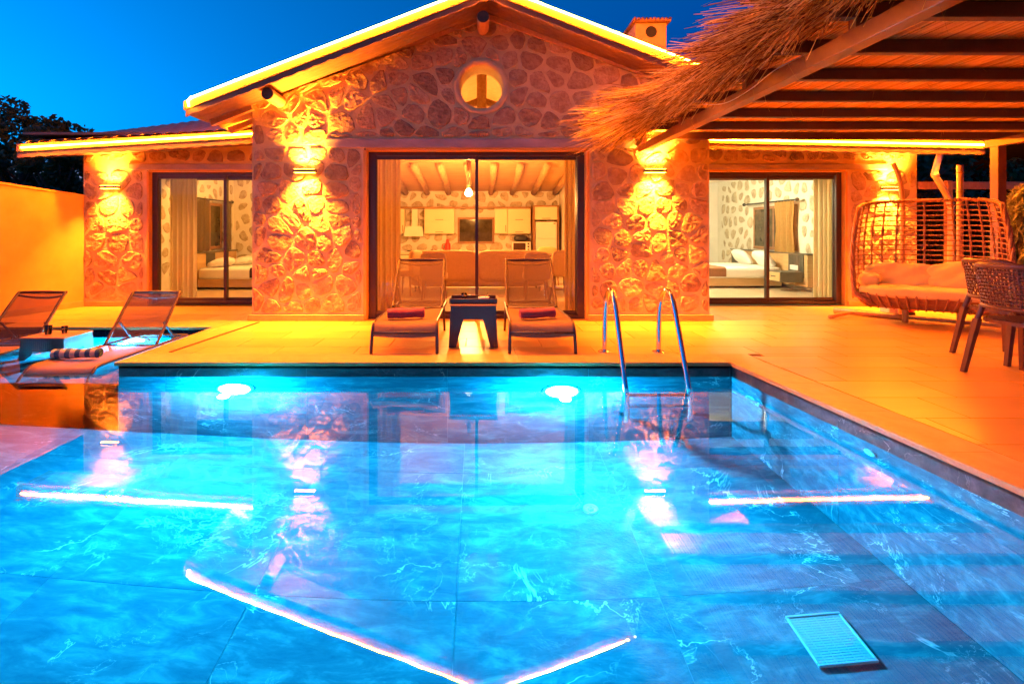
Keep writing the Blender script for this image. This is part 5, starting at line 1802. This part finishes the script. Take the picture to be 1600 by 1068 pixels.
# rail fence behind the bench
fc = thing('rail_fence', 'low timber rail fence at the end of the right wing', 'fence', (8.2, 8.2, 0))
for (x, y) in ((7.55, 8.05), (9.0, 8.0)):
    m = MB(); m.bbox(x - .04, x + .04, y - .04, y + .04, -.02, 2.02, .004); build(m, 'post', M['wood'], fc)
for z in (1.95,):
    m = MB(); m.bbox(7.1, 9.05, 8.09, 8.14, z - .06, z + .06, .004); build(m, 'rail', M['wood'], fc)

# ============================================================ middle room: kitchen at the back, sofa, chairs
KF = 14.9
kb = thing('base_cabinets', 'cream kitchen base cabinets with a pale worktop along the back wall', 'cabinet', (-.5, 15.2, 0))
m = MB(); m.bbox(-2.55, 1.55, KF + .02, KF + .58, .05, .56, .004); build(m, 'carcass', M['cab'], kb)
m = MB(); m.bbox(-2.58, 1.58, KF - .02, KF + .59, .561, .60, .005); build(m, 'worktop', M['counter'], kb)
for k in range(6):
    x0 = -2.53 + k * .68
    m = MB(); m.bbox(x0, x0 + .665, KF, KF + .0195, .07, .545, .004); d_ = build(m, 'door', M['cab'], kb)
    m = MB(); m.box(x0 + .12, x0 + .545, KF - .012, KF - .0005, .505, .522); build(m, 'handle', M['black_metal'], d_)
wc = thing('wall_cabinets', 'cream kitchen wall cabinets either side of the extractor hood and window', 'cabinet', (-.5, 15.2, 1.14))
for (a, b) in ((-2.55, -2.30), (-1.69, -.78), (.45, .83), (.84, 1.54)):
    m = MB(); m.bbox(a, b, KF + .27, KF + .58, 1.14, 1.90, .004); cb = build(m, 'carcass', M['cab'], wc)
    zs = [(1.15, 1.89)] if b - a < .5 else [(1.15, 1.515), (1.525, 1.89)]
    for z0, z1 in zs:
        m = MB(); m.bbox(a + .006, b - .006, KF + .25, KF + .2695, z0, z1, .003); build(m, 'door', M['cab'], cb)
        m = MB()
        if b - a < .5: m.box(b - .06, b - .045, KF + .238, KF + .2495, z0 + .05, z0 + .25)
        else: m.box((a + b) / 2 - .12, (a + b) / 2 + .12, KF + .238, KF + .2495, z0 + .035, z0 + .05)
        build(m, 'handle', M['black_metal'], cb)
m = MB(); m.bbox(-2.57, 1.56, KF + .22, KF + .58, 1.905, 1.96, .004); build(m, 'cornice', M['cabwood'], wc)
hd = thing('extractor_hood', 'cream extractor hood with a square chimney above the hob', 'hood', (-2.0, 15.2, 1.1))
m = MB(); m.bbox(-2.09, -1.90, KF + .35, KF + .55, 1.36, 1.90, .004); build(m, 'chimney', M['white_app'], hd)
m = MB(); m.prism([(-2.28, 1.06), (-1.71, 1.06), (-1.71, 1.11), (-1.74, 1.36), (-2.25, 1.36), (-2.28, 1.11)], .45, Matrix.Translation((0, KF + .12, 0))); build(m, 'canopy', M['white_app'], hd)
hb = thing('hob', 'dark gas hob set on the left end of the worktop', 'hob', (-2.0, 15.2, .6))
m = MB(); m.bbox(-2.27, -1.73, KF + .06, KF + .5, .6005, .606, .002); build(m, 'plate', M['black_metal'], hb)
for k in range(4):
    m = MB(); m.lathe([(.07, .0065), (.07, .03), (.03, .032)], (-2.13 + .26 * (k % 2), KF + .17 + .2 * (k // 2), .60), 12); build(m, 'burner', M['black_metal'], hb)
fr = thing('refrigerator', 'white two-door refrigerator in a brown surround', 'refrigerator', (1.95, 15.2, 0))
m = MB(); m.bbox(1.66, 2.29, KF + .02, KF + .58, .01, 1.50, .01); build(m, 'body', M['white_app'], fr)
for z0, z1 in ((.05, .995), (1.005, 1.495)):
    m = MB(); m.bbox(1.665, 2.285, KF - .03, KF + .0195, z0, z1, .008); d_ = build(m, 'door', M['white_app'], fr)
    m = MB(); m.box(1.70, 1.72, KF - .06, KF - .0305, z0 + (.62 if z0 < .5 else .05), z0 + (.90 if z0 < .5 else .28)); build(m, 'handle', M['white_app'], d_)
m = MB(); m.box(2.19, 2.25, KF - .0325, KF - .0305, 1.43, 1.46); build(m, 'badge', M['red'], fr)
su = thing('refrigerator_surround', 'walnut surround with an orange-cream top cupboard over the refrigerator', 'cabinet', (1.95, 15.2, 0))
m = MB(); m.bbox(1.585, 1.635, KF - .02, KF + .6, .005, 1.99, .003); m.bbox(2.31, 2.36, KF - .02, KF + .6, .005, 1.99, .003); m.bbox(1.6355, 2.3095, KF - .02, KF + .6, 1.95, 1.99, .003)
build(m, 'frame', M['cabwood'], su)
m = MB(); m.bbox(1.64, 2.305, KF + .0, KF + .58, 1.56, 1.945, .004); build(m, 'cupboard', M['cab'], su)
m = MB(); m.box(1.85, 2.10, KF - .012, KF - .0005, 1.59, 1.605); build(m, 'handle', M['black_metal'], su)
mwv = thing('microwave_oven', 'pale microwave oven with a dark window on the worktop', 'microwave', (1.25, 15.1, .6))
m = MB(); m.bbox(.96, 1.53, KF + .08, KF + .45, .602, .90, .01); build(m, 'body', M['white_app'], mwv)
m = MB(); m.box(1.0, 1.37, KF + .074, KF + .0795, .64, .865); build(m, 'window', M['dark_screen'], mwv)
for k in range(3):
    m = MB(); m.lathe([(.028, KF + .079), (.028, KF + .06), (.02, KF + .058)], (1.45, 0, .67 + k * .085), 12, 'y'); build(m, 'knob', M['black_metal'], mwv)
kt = thing('toaster', 'dark rounded toaster on top of the microwave', 'toaster', (1.25, 15.1, .9))
m = MB(); m.soft(.42, .2, .19, (1.24, KF + .25, .997), 3.2, 7); build(m, 'shell', M['black_metal'], kt, True)
vt = thing('vacuum_flask', 'red vacuum flask on the kitchen worktop', 'flask', (-.98, 15.1, .6))
m = MB(); m.lathe([(.085, .001), (.09, .03), (.085, .22), (.05, .29), (.05, .34), (.035, .38)], (-.98, KF + .25, .60), 18); build(m, 'body', M['red'], vt, 'auto')
m = MB(); m.tube([(-1.07, KF + .25, .66), (-1.15, KF + .25, .70), (-1.14, KF + .25, .82), (-1.06, KF + .25, .84)], .012, 8); build(m, 'handle', M['red'], vt, True)
cg = thing('coffee_cups', 'small dark cups beside the red flask', 'cups', (-1.4, 15.1, .6))
for k in range(2):
    m = MB(); m.lathe([(.035, .001), (.045, .07), (.04, .07), (.03, .01)], (-1.45 + k * .12, KF + .2, .60), 14); build(m, 'cup', M['black_metal'], cg, True)
ff = thing('kitchen_tap', 'thin steel tap at the kitchen sink below the window', 'tap', (-.1, 15.2, .6))
m = MB(); m.tube([(-.12, KF + .42, .60), (-.12, KF + .42, .86), (-.12, KF + .36, .90), (-.12, KF + .28, .88)], .012, 8); build(m, 'spout', M['steel'], ff, True)
pf = thing('wall_picture', 'small framed picture on the right wall of the middle room', 'picture', (2.44, 12.9, 1.2))
m = MB(); m.bbox(2.425, 2.447, 12.75, 13.15, 1.02, 1.55, .003); build(m, 'frame', M['cabwood'], pf)
m = MB(); m.box(2.422, 2.4245, 12.79, 13.11, 1.06, 1.51); build(m, 'print', M['photo'], pf)

pd = thing('pendant_lamp', 'bright bare pendant lamp hanging on a log bracket in the middle room', 'pendant lamp', (-.25, 11.0, 2.03))
m = MB(); m.tube([(-.25, 11, 2.2), (-.25, 11, 2.95)], .05, 8); build(m, 'log_stem', M['log'], pd, True)
m = MB(); m.lathe([(.03, -.05), (.07, -.03), (.085, .02), (.06, .08), (.03, .12)], (-.25, 11, 2.03), 16); build(m, 'bulb', M['bulb'], pd, True)
def point(parent, loc, power, col, r=.09):
    ld = bpy.data.lights.new('lamp_light', 'POINT'); ld.energy = power; ld.color = col; ld.shadow_soft_size = r
    o = bpy.data.objects.new('lamp_light', ld); C.objects.link(o); o.parent = parent; o.location = loc
point(pd, (0, -.02, -.16), 820, (1.0, .39, .08))
def ceiling_lamp(x, y, z, label, mat, power, col):
    t = thing('ceiling_lamp', label, 'ceiling lamp', (x, y, z))
    m = MB(); m.lathe([(.10, 0), (.10, -.03), (.17, -.04), (.16, -.10), (.08, -.13)], (x, y, z), 20); build(m, 'shade', mat, t, True)
    point(t, (0, 0, -.22), power, col)
ceiling_lamp(-4.05, 9.9, 2.60, 'round ceiling lamp of the left bedroom', M['bulb_warm'], 230, (1.0, .44, .09))
ceiling_lamp(4.1, 10.2, 2.56, 'round ceiling lamp of the right bedroom', M['bulb_white'], 360, (1.0, .88, .50))

# sofa seen from behind
sf = thing('sofa', 'tan two-seat sofa in the middle room facing the kitchen', 'sofa', (-.05, 10.2, 0))
m = MB(); m.soft(2.75, .85, .36, (-.05, 10.35, .27), 7, 8); build(m, 'base', M['sofa'], sf, True)
for k in (0, 1):
    m = MB(); m.soft(1.36, .20, .62, (-.735 + 1.37 * k, 9.98, .52), 7, 8); build(m, 'backrest', M['sofa'], sf, True)
for (x, y) in ((-1.3, 10.05), (-.05, 10.05), (1.2, 10.05), (-1.3, 10.65), (1.2, 10.65)):
    m = MB(); m.tube([(x, y, .10), (x, y, .004)], [.03, .018], 8); build(m, 'leg', M['black_metal'], sf)
def make_chair(label):
    t = local('dining_chair', label, 'chair', 'tan upholstered dining chairs in the middle room')
    m = MB(); m.soft(.46, .46, .12, (0, 0, .42), 6, 6); build(m, 'seat', M['sofa'], t, True)
    m = MB(); m.soft(.46, .10, .50, (0, -.20, .60), 5, 7); build(m, 'backrest', M['sofa'], t, True)
    for (sx, sy) in ((-1, -1), (1, -1), (-1, 1), (1, 1)):
        m = MB(); m.tube([(sx * .17, sy * .16, .38), (sx * .20, sy * .20, 0)], [.02, .012], 8); build(m, 'leg', M['cabwood'], t, True)
    return t
dc = make_chair('tan dining chair seen through the left deck lounger backrest'); dc.location = (-.80, 8.75, .004)
copy_thing(dc, (-1.40, 9.5, .004), R(70), 'tan dining chair against the left curtain of the middle room')
copy_thing(dc, (.98, 8.75, .004), 0, 'tan dining chair seen through the right deck lounger backrest')
copy_thing(dc, (1.52, 9.6, .004), R(15), 'tan dining chair nearest the right curtain of the middle room')
copy_thing(dc, (1.55, 11.3, .004), R(180), 'rounded tan chair in front of the refrigerator')
dt = thing('dining_table', 'round brown dining table near the refrigerator', 'table', (1.55, 10.4, 0))
m = MB(); m.lathe([(.42, .70), (.43, .715), (.42, .73)], (1.55, 10.45, 0), 28); build(m, 'table_top', M['cabwood'], dt, 'auto')
m = MB(); m.lathe([(.22, .004), (.22, .02), (.045, .05), (.045, .70)], (1.55, 10.45, 0), 18); build(m, 'pedestal', M['cabwood'], dt, 'auto')

# curtains
def drape(axis, pos, a0, a1, z0, z1, folds, mat, parent, amp=.035, gather=1.0):
    m = MB(); n = folds * 8
    def fn(u, v):
        a = a0 + (a1 - a0) * u
        d = amp * math.sin(u * folds * 2 * PI) * (.7 + .3 * math.sin(u * 17)) * (.75 + .25 * v)
        a += .25 * amp * math.sin(u * folds * 4 * PI + 1)
        z = z1 + (z0 - z1) * v
        mid = (a0 + a1) / 2
        a = mid + (a - mid) * (1 + (gather - 1) * math.sin(PI * v) ** 2)
        return (a, pos + d, z) if axis == 'y' else (pos + d, a, z)
    m.grid(fn, n, 10)
    return build(m, 'drape', mat, parent, True)
c1 = thing('curtain', 'tan floor-length curtain at the left side of the middle door', 'curtain', (-1.35, 7.25, 0))
drape('y', 7.24, -1.62, -1.16, .03, 2.42, 6, M['drape'], c1)
c2 = thing('curtain', 'tan floor-length curtain at the right side of the middle door', 'curtain', (1.3, 7.25, 0))
drape('y', 7.24, 1.22, 1.55, .03, 2.42, 5, M['drape'], c2)
c3 = thing('curtain', 'pale sheer curtain at the left side of the left bedroom door', 'curtain', (-5.1, 8.55, 0))
drape('y', 8.56, -5.32, -4.86, .03, 2.42, 5, M['sheer'], c3)
c4 = thing('curtain', 'cream curtain at the right side of the right bedroom door', 'curtain', (5.9, 8.55, 0))
drape('y', 8.56, 5.72, 6.05, .03, 2.42, 4, M['sheer'], c4)
c5 = thing('window_curtain', 'dark curtain on a black rod over the left bedroom window', 'curtain', (LBX + .12, 11, 1.9))
m = MB(); m.tube([(LBX + .14, 9.95, 1.90), (LBX + .14, 11.85, 1.90)], .018, 8); build(m, 'rod', M['black_metal'], c5, True)
for y in (9.95, 11.85):
    m = MB(); m.soft(.07, .07, .07, (LBX + .14, y, 1.90), 2.2, 5); build(m, 'finial', M['black_metal'], c5, True)
drape('x', LBX + .14, 10.1, 10.85, .78, 1.89, 5, M['drape_dark'], c5); drape('x', LBX + .14, 11.45, 11.8, .78, 1.89, 3, M['drape_dark'], c5)
c6 = thing('window_curtain', 'gold curtain gathered on a black rod over the right bedroom window', 'curtain', (RBX - .12, 11, 1.86))
m = MB(); m.tube([(RBX - .14, 10.2, 1.86), (RBX - .14, 12.25, 1.86)], .018, 8); build(m, 'rod', M['black_metal'], c6, True)
for y in (10.2, 12.25):
    m = MB(); m.soft(.08, .08, .08, (RBX - .14, y, 1.86), 2.2, 5); build(m, 'finial', M['black_metal'], c6, True)
drape('x', RBX - .14, 10.32, 10.98, .76, 1.85, 6, M['drape'], c6, .04, .85)

# beds
def bed(x0, x1, y0, y1, hx0, hx1, hy0, hy1, label, thr, thr_x):
    t = thing('bed', label, 'bed', ((x0 + x1) / 2, (y0 + y1) / 2, 0))
    m = MB(); m.bbox(x0 + .04, x1 - .04, y0 + .03, y1 - .03, .05, .22, .006); build(m, 'base', M['bed_wood'], t)
    m = MB(); m.soft(x1 - x0, y1 - y0, .24, ((x0 + x1) / 2, (y0 + y1) / 2, .33), 12, 8); build(m, 'mattress', M['linen'], t, True)
    def fn(u, v):
        xx = thr_x[0] + (thr_x[1] - thr_x[0]) * u
        L = (y1 - y0) + .40; s_ = v * L
        if s_ < .20: return (xx, y0 - .012, .25 + s_ + .0)
        if s_ > L - .20: return (xx, y1 + .012, .45 - (s_ - (L - .20)))
        return (xx, y0 - .012 + (s_ - .2) / (L - .4) * (y1 - y0 + .024), .457 + .004 * math.sin(xx * 20))
    m = MB(); m.grid(fn, 8, 24); build(m, 'throw', thr, t, 'auto')
    m = MB(); m.bbox(hx0, hx1, hy0, hy1, .10, .74, .006); hb_ = build(m, 'headboard', M['bed_wood'], t)
    m = MB(); m.bbox(hx0 - .02, hx1 + .02, hy0 - .02, hy1 + .02, .741, .765, .004); build(m, 'shelf', M['bed_dark'], hb_)
    return t, hb_
lbed, lh = bed(-5.88, -3.95, 10.3, 11.75, -6.0, -5.90, 9.75, 12.1, 'double bed with white bedding and a black throw in the left bedroom', M['throw_dark'], (-4.75, -4.25))
m = MB()
for k in range(9): m.box(-5.8985, -5.885, 10.75 + k * .04, 10.775 + k * .04, .46, .735)
build(m, 'slat_panel', M['bed_dark'], lh)
rbed, rh = bed(4.45, 6.44, 10.55, 12.25, 6.46, 6.58, 9.85, 12.85, 'double bed with white bedding and a brown throw in the right bedroom', M['throw'], (4.6, 5.2))
for (a, b) in ((9.95, 10.45), (12.3, 12.8)):
    m = MB()
    for k in range(10): m.box(6.44, 6.4585, a + k * (b - a) / 10, a + (k + .62) * (b - a) / 10, .28, .735)
    build(m, 'slat_panel', M['bed_dark'], rh)
m = MB(); m.bbox(6.425, 6.4375, 10.1, 10.36, .42, .52, .003); build(m, 'socket_plate', M['white_plastic'], rh)
def pillow(c, dx, dy, dz, rx, ry, label, seed):
    t = local('pillow', label, 'pillow', 'white bed pillows')
    m = MB(); m.soft(dx, dy, dz, (0, 0, 0), 2.8, 9, None, .008, seed, .55); build(m, 'cover', M['linen'], t, True)
    t.location = c; t.rotation_euler = (rx, ry, 0)
pillow((-5.55, 10.72, .53), .45, .66, .20, 0, R(-18), 'white pillow on the near side of the left bedroom bed', 1)
pillow((-5.40, 11.42, .53), .45, .62, .20, 0, R(-14), 'white pillow on the far side of the left bedroom bed', 2)
pillow((6.20, 10.92, .60), .46, .62, .18, 0, R(52), 'white pillow propped on the near side of the right bedroom bed', 3)
pillow((6.12, 11.66, .60), .46, .62, .18, 0, R(52), 'white pillow propped on the far side of the right bedroom bed', 4)
ns = thing('nightstand', 'dark wall-hung nightstand with an oak drawer beside the right bedroom bed', 'nightstand', (6.2, 10.15, .3))
m = MB(); m.bbox(6.0, 6.4385, 9.95, 10.40, .19, .40, .006); build(m, 'box', M['bed_dark'], ns)
m = MB(); m.bbox(5.98, 5.9995, 9.97, 10.38, .21, .38, .004); d_ = build(m, 'drawer', M['bed_wood'], ns)
m = MB(); m.box(5.968, 5.9795, 10.1, 10.25, .29, .31); build(m, 'handle', M['black_metal'], d_)
